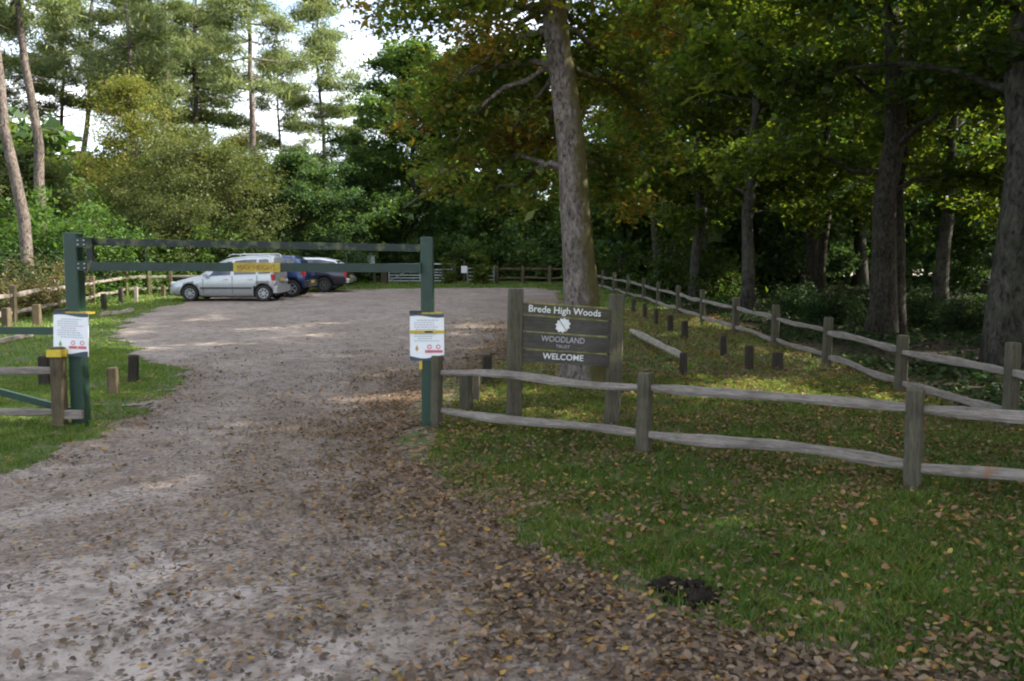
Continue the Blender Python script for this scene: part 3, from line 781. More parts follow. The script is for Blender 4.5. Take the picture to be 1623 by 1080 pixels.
# notices strapped on the posts
def notice(name, label, loc, wd, ht, rz, tilt, mid_strap):
    r = thing(name, label, 'notice', loc, rz)
    r.rotation_euler = (0, tilt, rz)
    MB().box((0, 0, 0), (wd / 2, 0.006, ht / 2)).build('panel', M['white'], r)
    n = 14
    def wave(z0, z1, amp, ph):
        m = MB(); vs = []
        for i in range(n + 1):
            t = i / n; x = -wd / 2 + wd * t
            vs += [(x, -0.0085, z0), (x, -0.0085, z1 + amp * math.sin(t * 5.2 + ph))]
        m.add(vs, [(2 * i, 2 * i + 2, 2 * i + 3, 2 * i + 1) for i in range(n)]); return m
    wave(-ht / 2, -ht / 2 + 0.045, 0.018, 2.6).build('footer_band', M['navy'], r)
    wave(ht / 2 + 0.0, ht / 2 - 0.03, 0.012, 0.4).build('header_band', M['navy'], r)
    rng = random.Random(int(wd * 1000) + (5 if mid_strap else 0))
    tm = MB(); tp = MB(); tl_ = MB()
    z = ht / 2 - 0.075; k = 0
    zend = -ht / 2 + 0.215
    while z > zend:
        tgt = tp if k == 3 else (tm if k < 3 else tl_)
        x = -wd / 2 + 0.05 + (0.0 if k % 4 else rng.uniform(0, .06)); xe = wd / 2 - 0.05 - rng.uniform(0, 0.09)
        while x < xe:
            L = rng.uniform(0.012, 0.035)
            tgt.add([(x, -0.0085, z), (min(x + L, xe), -0.0085, z), (min(x + L, xe), -0.0085, z + 0.010), (x, -0.0085, z + 0.010)], [(0, 1, 2, 3)])
            x += L + 0.008
        z -= 0.026; k += 1
    tm.build('printed_text', M['print_grey'], r)
    if tl_.v: tl_.build('printed_text', M['print_grey'], r)
    if tp.v: tp.build('printed_text', M['print_pink'], r)
    zi = -ht / 2 + 0.145
    # pictograms: a small tree, and two prohibition pictures above red caption boxes
    m = MB()
    xg = -wd * 0.30
    m.add([(xg - 0.022, -0.0085, zi - 0.02), (xg + 0.022, -0.0085, zi - 0.02), (xg, -0.0085, zi + 0.035)], [(0, 1, 2)])
    m.add([(xg - 0.006, -0.0085, zi - 0.038), (xg + 0.006, -0.0085, zi - 0.038), (xg + 0.006, -0.0085, zi - 0.02), (xg - 0.006, -0.0085, zi - 0.02)], [(0, 1, 2, 3)])
    m.build('pictogram', M['print_green' if not mid_strap else 'print_orange'], r)
    for xg in (0.03 * wd / 0.43, wd * 0.33):
        m = MB(); vs = []
        for i in range(18):
            a = i / 18 * 2 * PI; vs += [(xg + 0.026 * math.cos(a), -0.0085, zi + 0.012 + 0.026 * math.sin(a)), (xg + 0.016 * math.cos(a), -0.0085, zi + 0.012 + 0.016 * math.sin(a))]
        m.add(vs, [(2 * i, (2 * i + 2) % 36, (2 * i + 3) % 36, 2 * i + 1) for i in range(18)])
        m.add([(xg - 0.05, -0.0085, zi - 0.056), (xg + 0.05, -0.0085, zi - 0.056), (xg + 0.05, -0.0085, zi - 0.024), (xg - 0.05, -0.0085, zi - 0.024)], [(0, 1, 2, 3)])
        m.build('pictogram', M['red'], r)
    if mid_strap:
        MB().box((0, -0.002, ht * 0.12), (wd / 2 + 0.006, 0.0125, 0.017)).build('strap', M['yellow'], r)
        MB().box((0.02, -0.017, ht * 0.12), (0.045, 0.003, 0.010)).build('buckle', M['plastic'], r)
        MB().box((-0.075, 0.01, -ht / 2 - 0.05), (0.017, 0.004, 0.05)).build('strap_end', M['yellow'], r)
    MB().box((0.03, 0.10, ht / 2 + 0.006), (0.135, 0.105, 0.012)).build('strap', M['yellow_worn'], r)
    MB().box((-wd * 0.32, 0.02, ht / 2 + 0.018), (0.075, 0.025, 0.022), bev=0.008).build('clip', M['plastic'], r)
    return r
notice('notice', 'white printed notice strapped to the left green post', (-5.11, 9.215, 1.105), 0.415, 0.50, R(-3), R(2.0), False)
notice('notice', 'white notice with a yellow middle strap on the right green post', (-0.965, 9.03, 1.085), 0.385, 0.53, R(2), R(0), True)

# opened green swing gate behind the left fence
sg = thing('swing_gate', 'opened green steel gate arm folded back at the left edge', 'gate', (-5.3, 9.5, 0))
part_local(bar((-5.2, 9.48, 1.135), (-9.3, 9.62, 1.15), 0.088, 0.07), 'top_bar', M['green'], sg)
part_local(bar((-5.25, 9.48, 0.17), (-8.8, 9.6, 1.09), 0.075, 0.06), 'brace', M['green'], sg)
part_local(bar((-9.3, 9.62, 0.0), (-9.3, 9.62, 1.2), 0.07, 0.07), 'end_post', M['green'], sg)

# ------------------------------------------------------------------ welcome sign
sgn = thing('welcome_sign', 'tall dark plank sign on two posts reading welcome behind the fence', 'sign', (0.03, 8.86, float(surf(0.03, 8.86))), math.atan2(0.2, 1.13))
MB().box((0, 0, 0.73), (0.078, 0.07, 0.83), Matrix.Rotation(R(0.8), 3, 'Y'), bev=0.012).build('post', M['post'], sgn)
MB().box((1.155, 0, 0.70), (0.076, 0.07, 0.80), Matrix.Rotation(R(1.9), 3, 'Y'), bev=0.012).build('post', M['post'], sgn)
TILT = R(4.3)
bz = [(1.404, 1.283, 'sign_top'), (1.262, 1.098, 'sign_board'), (1.078, 0.912, 'sign_board'), (0.882, 0.752, 'sign_board')]
planks = []
for k, (zt, zb, mt) in enumerate(bz):
    rng = random.Random(k)
    h2 = (zt - zb) / 2
    m = MB(); L = 1.075; nseg = 10
    vs = []
    for i in range(nseg + 1):
        x = i / nseg * L; e = 0.004 * math.sin(6 * i + k); e2 = 0.004 * math.sin(4 * i + 2 * k)
        vs += [(x, -0.02, -h2 + e2), (x, 0.02, -h2 + e2), (x, 0.02, h2 + e), (x, -0.02, h2 + e)]
    fs = [(3, 2, 1, 0), tuple(4 * nseg + q for q in (0, 1, 2, 3))]
    for i in range(nseg):
        for j in range(4):
            fs.append((4 * i + j, 4 * i + (j + 1) % 4, 4 * i + 4 + (j + 1) % 4, 4 * i + 4 + j))
    m.add(vs, [tuple(reversed(f)) for f in fs])
    o = m.build('plank', M[mt], sgn); o.location = (0.055, -0.03 + 0.01 * (k % 2), (zt + zb) / 2); o.rotation_euler = (0, TILT, 0)
    planks.append(o)
    m = MB(); m.box((0.53, 0.004, h2 + 0.009), (0.47, 0.022, 0.008)); m.build('lit_mossy_edge', M['moss'], o)  # pale strip: moss plus light on the plank's top edge, as colour
def on_plank(m, k, x, z, mat, name='lettering'):
    o = m.build(name, mat, planks[k]); o.location = (x, -0.0225, z); return o
on_plank(text_mesh('Brede High Woods', 0.83, 0.098, 0.010), 0, 0.51, -0.006, M['letter'])
on_plank(text_mesh('WOODLAND', 0.50, 0.066, 0.004), 2, 0.485, 0.03, M['letter_dim'])
on_plank(text_mesh('TRUST', 0.165, 0.034, 0.004), 2, 0.49, -0.048, M['letter_dim'])
on_plank(text_mesh('WELCOME', 0.47, 0.068, 0.010), 3, 0.49, 0.012, M['letter'])
# white emblem: a pair of lobed leaves split by a diagonal gap
em = MB()
for sgnv in (1, -1):
    vs = []
    prof = [(0.0, 0.075), (0.018, 0.085), (0.035, 0.062), (0.058, 0.066), (0.062, 0.035), (0.088, 0.022), (0.075, -0.002), (0.082, -0.03), (0.052, -0.036), (0.044, -0.066), (0.02, -0.058), (0.0, -0.075)]
    a = R(38)
    for (u, v) in prof:
        u2 = (u + 0.004) * sgnv
        vs.append((u2 * math.cos(a) - v * math.sin(a), -0.0015, u2 * math.sin(a) + v * math.cos(a)))
    vs.append(((0.03 * sgnv) * math.cos(a), -0.0015, (0.03 * sgnv) * math.sin(a)))
    c = len(vs) - 1
    fs = [(c, i, i + 1) if sgnv < 0 else (c, i + 1, i) for i in range(c - 1)] + ([(c, c - 1, 0)] if sgnv < 0 else [(c, 0, c - 1)])
    em.add(vs, fs)
on_plank(em, 1, 0.49, 0.0, M['letter'], 'leaf_emblem')

# ------------------------------------------------------------------ bollards and logs
def bollard(label, px, pyb, hh, wd, mat, seed, grp='short wooden posts set in the grass', lean=0.02):
    rng = random.Random(seed)
    p = G(px, pyb); z = float(surf(p[0], p[1]))
    m = MB(); m.box((0, 0, hh / 2 - 0.05), (wd / 2, wd / 2, hh / 2 + 0.05), Matrix.Rotation(rng.uniform(-lean, lean) * 2, 3, 'Y') @ Matrix.Rotation(rng.uniform(-.4, .4), 3, 'Z'), taper=0.92, bev=0.018)
    o = m.build('wooden_bollard', mat); o.location = (p[0], p[1], z)
    return tag(o, label, 'bollard', grp)
T, D = M['tan_post'], M['dark_post']
bollard('pale brown stump post in the grass right of the left notice', 180, 631, 0.40, 0.145, T, 1)
bollard('taller dark stump post near the track curve left of the drive', 212, 607, 0.44, 0.16, D, 2)
bollard('dark rotten stump post behind the yellow topped fence post', 73, 614, 0.46, 0.17, D, 3)
bollard('squat grey stump post nearest the right gate, behind the top rail', 739, 657, 0.50, 0.15, M['post'], 4)
bollard('grey stump post half hidden behind its neighbour by the sign', 755, 637, 0.44, 0.10, M['post'], 5)
bollard('dark brown stump post left of the tall sign, edge of the gravel', 771, 612, 0.44, 0.155, D, 6)
bollard('dark stump post at the lower end of the fallen grey rail', 1083, 600, 0.38, 0.13, D, 7)
bollard('short dark post standing left of the second side fence post stub', 1187, 588, 0.42, 0.13, D, 8)
bollard('short dark post in leaf litter between two side fence posts', 1146, 568, 0.42, 0.12, D, 9)
bollard('squat thick stub at the foot of a side fence post', 1232, 588, 0.30, 0.17, D, 10)
bollard('dark upright post just below the side fence rails, right one of a close pair', 1085, 538, 0.42, 0.15, D, 11)
bollard('dark upright post just below the side fence rails, left one of a close pair', 1062, 527, 0.44, 0.14, D, 12)
bollard('thin dark post in the grass beside the sign, nearer of two', 1040, 517, 0.48, 0.10, D, 13)
bollard('dark post in bright grass close right of the sign post', 1022, 506, 0.46, 0.12, D, 14)
bollard('small far dark post beside the base of the mossy trunk', 1004, 497, 0.46, 0.12, D, 15)
bollard('pale post stub at the far left edge under the fence rail', 11, 519, 0.52, 0.2, T, 16)
bollard('brown post stub under the left fence near the notice', 59, 517, 0.58, 0.2, T, 17)
bollard('dark post stub right of the green barrier post by the left fence', 165, 492, 0.56, 0.16, D, 18)
bollard('bleached pale leaning post in front of the far left fence', 216, 479, 0.6, 0.14, M['log'], 19)
bollard('brown post stub just left of the silver car nose', 259, 471, 0.5, 0.16, T, 20)
bollard('dark stub beneath the bright lower rail of the left fence', 192, 482, 0.6, 0.16, D, 21)

def log(name, label, p0, p1, r, mat, seed):
    rng = np.random.RandomState(seed)
    a = np.array([p0[0], p0[1], float(surf(p0[0], p0[1])) + p0[2]]); b = np.array([p1[0], p1[1], float(surf(p1[0], p1[1])) + p1[2]])
    r0 = thing(name, label, 'log', tuple(a))
    m = rail_mb(a, b, r * 2.2, r * 2, rng)
    o = oriented(m, a, b, 'timber', mat, r0)
    # single piece: drop the empty
    o.parent = None; o.location = Vector(a); o.name = name
    tag(o, label, 'log'); bpy.data.objects.remove(r0)
    return o
ga, gb = G(1000, 532), G(1080, 592)
log('fallen_rail', 'grey fallen rail sloping down to a dark stump on the right', (ga[0], ga[1], 0.12), (gb[0], gb[1], 0.26), 0.06, M['log'], 4)
ga, gb = G(158, 503), G(212, 495)
log('fallen_log', 'slim pale log lying in grass behind the left notice', (ga[0], ga[1], 0.05), (gb[0], gb[1], 0.06), 0.07, M['log'], 5)
ga, gb = G(-30, 553), G(50, 535)
log('fallen_log', 'pale log lying in grass at the left edge under the green gate arm', (ga[0], ga[1], 0.05), (gb[0], gb[1], 0.06), 0.07, M['log'], 6)

def soil_clump():
    rng = np.random.RandomState(9); p0, p1 = G(1058, 936), G(1108, 962)
    org = np.array([(p0[0] + p1[0]) / 2, (p0[1] + p1[1]) / 2]); z0 = float(surf(org[0], org[1]))
    bm = bmesh.new()
    for k in range(150):
        c, sg = (p0, 0.045) if k < 60 else ((p1, 0.045) if k < 125 else ((p0 + p1) / 2, 0.09))
        d = rng.normal(size=2) * sg * np.array([1.15, 0.75]); fall = math.exp(-(d[0] ** 2 + d[1] ** 2) / (2 * sg * sg))
        x, y = c[0] + d[0], c[1] + d[1]
        r = rng.uniform(0.010, 0.026) * (0.6 + 0.6 * fall)
        res = bmesh.ops.create_icosphere(bm, subdivisions=2, radius=r)
        off = Vector(rng.uniform(-9, 9, 3))
        ctr = Vector((x - org[0], y - org[1], float(surf(x, y)) - z0 + 0.016 + rng.uniform(0, 0.045) * fall))
        for v in res['verts']:
            n_ = v.co.normalized(); v.co = ctr + v.co * (1 + 0.45 * mnoise.noise(n_ * 1.7 + off) + 0.25 * mnoise.noise(n_ * 5 + off))
    me = bpy.data.meshes.new('soil_clump'); bm.to_mesh(me); bm.free()
    o = link('soil_clump', me, M['mud'], None, True); o.location = (org[0], org[1], z0)
    return tag(o, 'crumbly black clump of wet soil on the lawn edge among brown leaves', 'soil clump')
soil_clump()

# ------------------------------------------------------------------ cars
def car(name, label, spec, loc, rz, roll, mats):
    root = thing(name, label, 'car', loc, rz); root.rotation_euler = (roll, 0, rz)
    st = spec['st']     # x, zbottom, zbelt, ztop, half width at belt, half width at roof
    xs = np.array([s[0] for s in st])[::-1]
    def val(i, x): return float(np.interp(x, xs, np.array([s[i] for s in st])[::-1]))
    def section(x):
        zb, zbelt, zt, wb, wr = (val(i, x) for i in range(1, 6))
        zm = zb + (zbelt - zb) * 0.5
        return [(0, zb), (wb * 0.86, zb), (wb * 0.97, zb + 0.09), (wb, zm), (wb * 0.995, zm + (zbelt - zm) * 0.5), (wb * 0.955, zbelt), (wb * 0.955 + (wr - wb * 0.955) * 0.5, zbelt + (zt - zbelt) * 0.52), (wr, zbelt + (zt - zbelt) * 0.88), (wr * 0.82, zt), (0, zt + 0.012)]
    X = np.unique(np.concatenate([xs, np.linspace(xs[0], xs[-1], 46)]))
    vs, fs = [], []
    for x in X:
        h = section(x); loop = h + [(-y, z) for y, z in h[-2:0:-1]]
        vs += [(x, y, z) for y, z in loop]
    k = 18
    for i in range(len(X) - 1):
        for j in range(k):
            j2 = (j + 1) % k
            fs.append((i * k + j2, i * k + j, (i + 1) * k + j, (i + 1) * k + j2))
    fs.append(tuple(range(k))); fs.append(tuple(reversed(range((len(X) - 1) * k, len(X) * k))))
    mb = MB().add(vs, fs)
    body = mb.build('body', mats['body'], root, True)
    me = body.data; me.materials.append(M['plastic'])
    bm = bmesh.new(); bm.from_mesh(me); bmesh.ops.recalc_face_normals(bm, faces=bm.faces); bm.to_mesh(me); bm.free()
    # wheel arches cut through the body
    wr_ = spec['wheel_r']
    cut = MB()
    for xa in spec['axles']:
        for sy in (-1, 1):
            cut.disc((xa, sy * spec['hw'], wr_), (0, 1, 0), wr_ + 0.07, 0.56, 28)
    co = cut.build('cutter', M['plastic'])
    bm = bmesh.new(); bm.from_mesh(co.data); bmesh.ops.recalc_face_normals(bm, faces=bm.faces); bm.to_mesh(co.data); bm.free()
    md = body.modifiers.new('arch', 'BOOLEAN'); md.object = co; md.operation = 'DIFFERENCE'; md.solver = 'EXACT'
    co.parent = root
    dg = bpy.context.evaluated_depsgraph_get(); dg.update()
    nm = bpy.data.meshes.new_from_object(body.evaluated_get(dg))
    body.modifiers.clear(); body.data = nm
    bpy.data.objects.remove(co)
    while len(nm.materials) < 2: nm.materials.append(M['plastic'])
    nm.materials[0] = mats['body']; nm.materials[1] = M['plastic']
    if spec.get('pale_top'): nm.materials.append(M['pale_top'])  # pale colour for upward-facing faces along the roof
    for p in nm.polygons:
        c = p.center; arch = False
        for xa in spec['axles']:
            if math.hypot(c.x - xa, c.z - wr_) < wr_ + 0.075 and abs(c.y) < spec['hw'] - 0.015: arch = True
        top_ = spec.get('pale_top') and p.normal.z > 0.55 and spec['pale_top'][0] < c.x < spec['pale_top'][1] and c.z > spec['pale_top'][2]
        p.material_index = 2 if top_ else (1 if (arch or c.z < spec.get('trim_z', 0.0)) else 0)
        p.use_smooth = True
    # glass laid over the cabin side, 8 mm proud
    def side_pt(x, f, sy, out=0.008):
        h = section(x); a, m_, b = h[5], h[6], h[7]
        if f < 0.55: t = f / 0.55; y, z = a[0] + (m_[0] - a[0]) * t, a[1] + (m_[1] - a[1]) * t
        else: t = (f - 0.55) / 0.45; y, z = m_[0] + (b[0] - m_[0]) * t, m_[1] + (b[1] - m_[1]) * t
        return (x, sy * (y + out), z + out * 0.3)
    for (xa0, xa1, xb0, xb1) in spec['side_glass']:
        for sy in (-1, 1):
            m = MB(); n = 10; r = 5; v2 = []
            for i in range(n + 1):
                for j in range(r + 1):
                    f = 0.06 + 0.84 * j / r
                    x0 = xa0 + (xb0 - xa0) * j / r; x1 = xa1 + (xb1 - xa1) * j / r
                    v2.append(side_pt(x0 + (x1 - x0) * i / n, f, sy))
            m.add(v2, [(i * (r + 1) + j, (i + 1) * (r + 1) + j, (i + 1) * (r + 1) + j + 1, i * (r + 1) + j + 1) for i in range(n) for j in range(r)])
            m.build('window', M['glass'], root)
    def across(x0, z0, x1, z1, w0, w1, ox, name):
        m = MB(); d = Vector((z1 - z0, 0, -(x1 - x0))).normalized() * 0.012
        if (d.x > 0) != (ox > 0): d = -d
        m.add([(x0 + d.x, -w0, z0 + d.z), (x0 + d.x, w0, z0 + d.z), (x1 + d.x, w1, z1 + d.z), (x1 + d.x, -w1, z1 + d.z)], [(0, 1, 2, 3)])
        return m.build(name, M['glass'], root)
    across(*spec['windscreen'], 1, 'windscreen'); across(*spec['rear_glass'], -1, 'rear_window')
    # wheels
    for xa in spec['axles']:
        for sy in (-1, 1):
            yc = sy * (spec['hw'] - 0.115)
            ty = MB(); n = 28; pr = [(0.60, 0.085), (0.66, 0.105), (0.92, 0.108), (1.0, 0.085), (1.0, -0.085), (0.92, -0.108), (0.66, -0.105), (0.60, -0.085)]
            v3 = []; f3 = []
            for i in range(n):
                a = i / n * 2 * PI
                for (q, yy) in pr: v3.append((wr_ * q * math.cos(a), yy, wr_ * q * math.sin(a)))
            for i in range(n):
                i2 = (i + 1) % n
                for j in range(8):
                    j2 = (j + 1) % 8
                    f3.append((i * 8 + j, i * 8 + j2, i2 * 8 + j2, i2 * 8 + j))
            wh = ty.add(v3, f3).build('wheel', M['black'], root, True); wh.location = (xa, yc, wr_)
            rm = MB(); n5 = spec.get('spokes', 6)
            rm.disc((0, sy * 0.07, 0), (0, sy, 0), wr_ * 0.17, 0.05, 16)
            for i in range(n5):
                a = i / n5 * 2 * PI; dx, dz = math.cos(a), math.sin(a)
                q = Vector((dx, 0, dz)).to_track_quat('X', 'Y').to_matrix()
                rm.box((dx * wr_ * 0.36, sy * 0.075, dz * wr_ * 0.36), (wr_ * 0.24, 0.018, wr_ * 0.085), q)
            v4 = []
            for i in range(28):
                a = i / 28 * 2 * PI
                for q, yy in ((0.54, 0.09), (0.63, 0.09), (0.63, -0.05), (0.54, -0.05)): v4.append((wr_ * q * math.cos(a), sy * yy, wr_ * q * math.sin(a)))
            rm.add(v4, [(i * 4 + j, i * 4 + (j + 1) % 4, ((i + 1) % 28) * 4 + (j + 1) % 4, ((i + 1) % 28) * 4 + j) for i in range(28) for j in range(4)])
            rm.build('rim', mats['rim'], wh)
            MB().disc((0, -sy * 0.02, 0), (0, 1, 0), wr_ * 0.55, 0.03, 20).build('hub_back', M['plastic'], wh)
    def blk(name, c, h, mat, bev=0.02, rot=None):
        return MB().box(c, h, rot, bev=bev).build(name, mat, root)
    hw = spec['hw']; xr, xf = xs[0], xs[-1]
    for sy in (-1, 1):
        blk('tail_light', (spec['tl'][0], sy * spec['tl'][1], spec['tl'][2]), spec['tl'][3], M['taillight'])
        if spec.get('tl_white'): blk('reversing_light', (spec['tl'][0] - 0.02, sy * (spec['tl'][1] - 0.02), spec['tl'][2] - spec['tl'][3][2] - 0.05), (spec['tl'][3][0], spec['tl'][3][1], 0.05), M['headlight'])
        blk('headlight', (spec['hl'][0], sy * spec['hl'][1], spec['hl'][2]), (0.13, 0.12, 0.07), M['headlight'])
        blk('wing_mirror', (spec['mir'][0], sy * (hw + 0.07), spec['mir'][1]), (0.06, 0.09, 0.065), mats['mirror'])
        for xh in spec['handles']: blk('door_handle', (xh, sy * (hw + 0.004), spec['hz']), (0.085, 0.018, 0.016), mats['body'], 0.006)
        for xg, (ga_, gb_) in spec['gaps']: blk('door_seam', (xg, sy * (hw - 0.004 + spec.get('seam', 0)), (ga_ + gb_) / 2), (0.006, 0.006, (gb_ - ga_) / 2), M['plastic'], 0)
        if spec.get('rub'): blk('side_moulding', ((spec['axles'][0] + spec['axles'][1]) / 2, sy * (hw + 0.004), spec['rub']), ((spec['axles'][0] - spec['axles'][1]) / 2 - wr_ - 0.12, 0.012, 0.03), M['plastic'], 0.008)
        if spec.get('rails'):
            x0, x1, z0, y0 = spec['rails']
            MB().tube([(x0, sy * y0, z0 - 0.05), (x0 - 0.12, sy * y0, z0 + 0.02), (x1 + 0.12, sy * y0, z0 + 0.03), (x1, sy * y0, z0 - 0.04)], 0.016, 6).build('roof_rail', M['chrome'], root)
    blk('rear_bumper', (xr - 0.01, 0, spec['rb'][0]), (0.09, hw * 0.93, spec['rb'][1]), mats['bumper'], 0.03)
    blk('front_bumper', (xf - 0.06, 0, spec['rb'][0] - 0.04), (0.09, hw * 0.78, spec['rb'][1]), mats['bumper'], 0.03)
    blk('number_plate', (xr - 0.105 if spec.get('np_low') else xr - 0.03, 0, spec['np']), (0.008, 0.26, 0.056), M['plate'], 0)
    blk('underbody', ((xr + xf) / 2, 0, 0.26), ((xf - xr) / 2 - 0.5, hw * 0.75, 0.06), M['plastic'], 0)
    return root

mpv = dict(hw=0.90, wheel_r=0.315, axles=(1.39, -1.50), spokes=7, st=[
    (2.22, 0.34, 0.50, 0.60, 0.56, 0.48), (2.14, 0.24, 0.60, 0.70, 0.76, 0.64), (1.95, 0.20, 0.66, 0.785, 0.85, 0.72), (1.5, 0.18, 0.78, 0.905, 0.89, 0.74), (1.02, 0.18, 0.90, 1.01, 0.90, 0.74),
    (0.62, 0.18, 0.95, 1.30, 0.90, 0.70), (0.28, 0.18, 0.965, 1.53, 0.90, 0.67), (-0.15, 0.18, 0.98, 1.68, 0.90, 0.66), (-0.8, 0.18, 1.0, 1.76, 0.90, 0.66), (-1.6, 0.19, 1.03, 1.78, 0.89, 0.65), (-1.80, 0.22, 1.05, 1.74, 0.88, 0.64), (-1.86, 0.26, 1.05, 1.62, 0.86, 0.62), (-1.94, 0.32, 1.0, 1.06, 0.83, 0.72)],
    side_glass=[(0.62, -0.22, 0.30, -0.26), (-0.36, -1.22, -0.38, -1.22), (-1.32, -1.78, -1.32, -1.68)],
    windscreen=(0.98, 1.03, 0.10, 1.61, 0.72, 0.58), rear_glass=(-1.93, 1.10, -1.82, 1.66, 0.70, 0.56),
    tl=(-1.87, 0.79, 0.93, (0.07, 0.075, 0.12)), tl_white=True, hl=(2.05, 0.62, 0.68), mir=(0.72, 1.02), handles=(-0.05, -1.0), hz=0.86, gaps=[(-0.3, (0.28, 0.98)), (0.85, (0.30, 0.88)), (-1.27, (0.70, 1.0))], rub=0.52, rails=(-0.1, -1.8, 1.79, 0.60), rb=(0.46, 0.13), np=0.82)
suv = dict(hw=0.90, wheel_r=0.36, axles=(1.30, -1.30), spokes=5, trim_z=0.40, st=[
    (2.18, 0.40, 0.62, 0.76, 0.62, 0.5), (2.05, 0.32, 0.78, 0.90, 0.80, 0.68), (1.5, 0.30, 0.90, 1.02, 0.89, 0.74), (0.95, 0.30, 0.98, 1.08, 0.90, 0.74), (0.45, 0.30, 1.02, 1.45, 0.90, 0.68), (0.05, 0.30, 1.03, 1.68, 0.90, 0.66), (-0.8, 0.30, 1.05, 1.74, 0.90, 0.66), (-1.3, 0.30, 1.07, 1.72, 0.89, 0.65), (-1.6, 0.34, 1.08, 1.52, 0.88, 0.64), (-1.80, 0.38, 1.02, 1.13, 0.86, 0.72), (-1.88, 0.42, 0.90, 1.0, 0.82, 0.70)],
    side_glass=[(0.72, -0.10, 0.38, -0.16), (-0.22, -1.0, -0.24, -1.0), (-1.08, -1.52, -1.08, -1.36)],
    windscreen=(0.92, 1.10, 0.20, 1.60, 0.72, 0.58), rear_glass=(-1.77, 1.16, -1.40, 1.66, 0.70, 0.56),
    tl=(-1.79, 0.76, 0.99, (0.08, 0.09, 0.11)), hl=(1.98, 0.66, 0.80), mir=(0.75, 1.1), handles=(0.0, -0.95), hz=0.93, gaps=[(-0.16, (0.42, 1.03)), (0.85, (0.42, 0.95)), (-1.02, (0.72, 1.04))], rb=(0.56, 0.14), np=0.62, np_low=True)
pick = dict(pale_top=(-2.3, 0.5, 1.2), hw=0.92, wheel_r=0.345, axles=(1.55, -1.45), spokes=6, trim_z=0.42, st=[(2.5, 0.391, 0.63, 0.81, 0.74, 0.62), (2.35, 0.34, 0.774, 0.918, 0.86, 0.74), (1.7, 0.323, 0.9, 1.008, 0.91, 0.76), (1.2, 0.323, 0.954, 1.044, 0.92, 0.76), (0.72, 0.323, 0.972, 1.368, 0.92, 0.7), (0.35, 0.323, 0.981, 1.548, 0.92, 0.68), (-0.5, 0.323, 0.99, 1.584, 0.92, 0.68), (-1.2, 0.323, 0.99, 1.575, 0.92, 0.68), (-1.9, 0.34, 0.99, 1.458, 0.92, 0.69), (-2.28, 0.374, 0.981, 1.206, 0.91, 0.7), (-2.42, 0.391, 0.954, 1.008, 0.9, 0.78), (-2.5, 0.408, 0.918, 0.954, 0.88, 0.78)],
    side_glass=[(0.98, 0.10, 0.66, 0.05), (-0.02, -0.70, -0.04, -0.68), (-0.95, -1.95, -0.95, -1.82)],
    windscreen=(1.17, 1.06, 0.45, 1.49, 0.74, 0.60), rear_glass=(-2.36, 1.08, -1.95, 1.44, 0.72, 0.58),
    tl=(-2.44, 0.84, 0.84, (0.06, 0.06, 0.15)), tl_white=True, hl=(2.28, 0.70, 0.81), mir=(1.0, 1.05), handles=(0.2, -0.62), hz=0.88, gaps=[(0.03, (0.42, 0.96)), (1.1, (0.45, 0.92)), (-0.78, (0.42, 0.96))], rb=(0.55, 0.09), np=0.72, seam=0.0)
roll = -math.atan(0.061)
def car_at(px_mid, ynear, hw):
    yc = ynear + hw; return ((px_mid - CX) / F * ynear, yc, float(gz(yc)) + 0.012)
x0 = -11.08
car('parked_car', 'silver people carrier parked side-on nearest the drive', mpv, (x0 - 0.05, 31.0 + 0.9, float(gz(31.9)) + 0.015), PI - R(1.5), roll, dict(body=M['silver'], rim=M['alloy'], mirror=M['silver'], bumper=M['silver']))
car('parked_car', 'blue hatchback off-roader parked between the silver and dark vehicles', suv, (-10.56, 33.5 + 0.9, float(gz(34.4)) + 0.015), PI, roll, dict(body=M['blue'], rim=M['alloy'], mirror=M['plastic'], bumper=M['plastic']))
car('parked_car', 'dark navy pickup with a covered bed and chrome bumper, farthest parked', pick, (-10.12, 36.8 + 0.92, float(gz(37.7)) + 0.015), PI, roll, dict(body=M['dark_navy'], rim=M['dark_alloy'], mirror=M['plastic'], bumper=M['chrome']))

# ------------------------------------------------------------------ far end: board, gate, small sign
yb = 46.0
b = P(571, 430, yb)
nb = thing('information_board', 'teal and white map board on legs beyond the parked pickup', 'board', (b[0], yb, float(gz(yb))))
for xx in (-0.82, 0.82): MB().box((xx, 0, 0.85), (0.06, 0.05, 0.92), bev=0.01).build('leg', M['tan_post'], nb)
zc = P(571, 413, yb)[2] - float(gz(yb))
MB().box((0, -0.06, zc), (0.86, 0.03, 0.30)).build('panel', M['cream'], nb)
MB().box((-0.22, -0.096, zc + 0.10), (0.58, 0.004, 0.16)).build('map_sheet', M['teal'], nb)
for xx in (0.48, 0.70): MB().box((xx, -0.096, zc - 0.02), (0.09, 0.004, 0.19)).build('paper_notice', M['white'], nb)
MB().box((0, -0.05, zc + 0.34), (0.95, 0.12, 0.03)).build('roof_strip', M['tan_post'], nb)

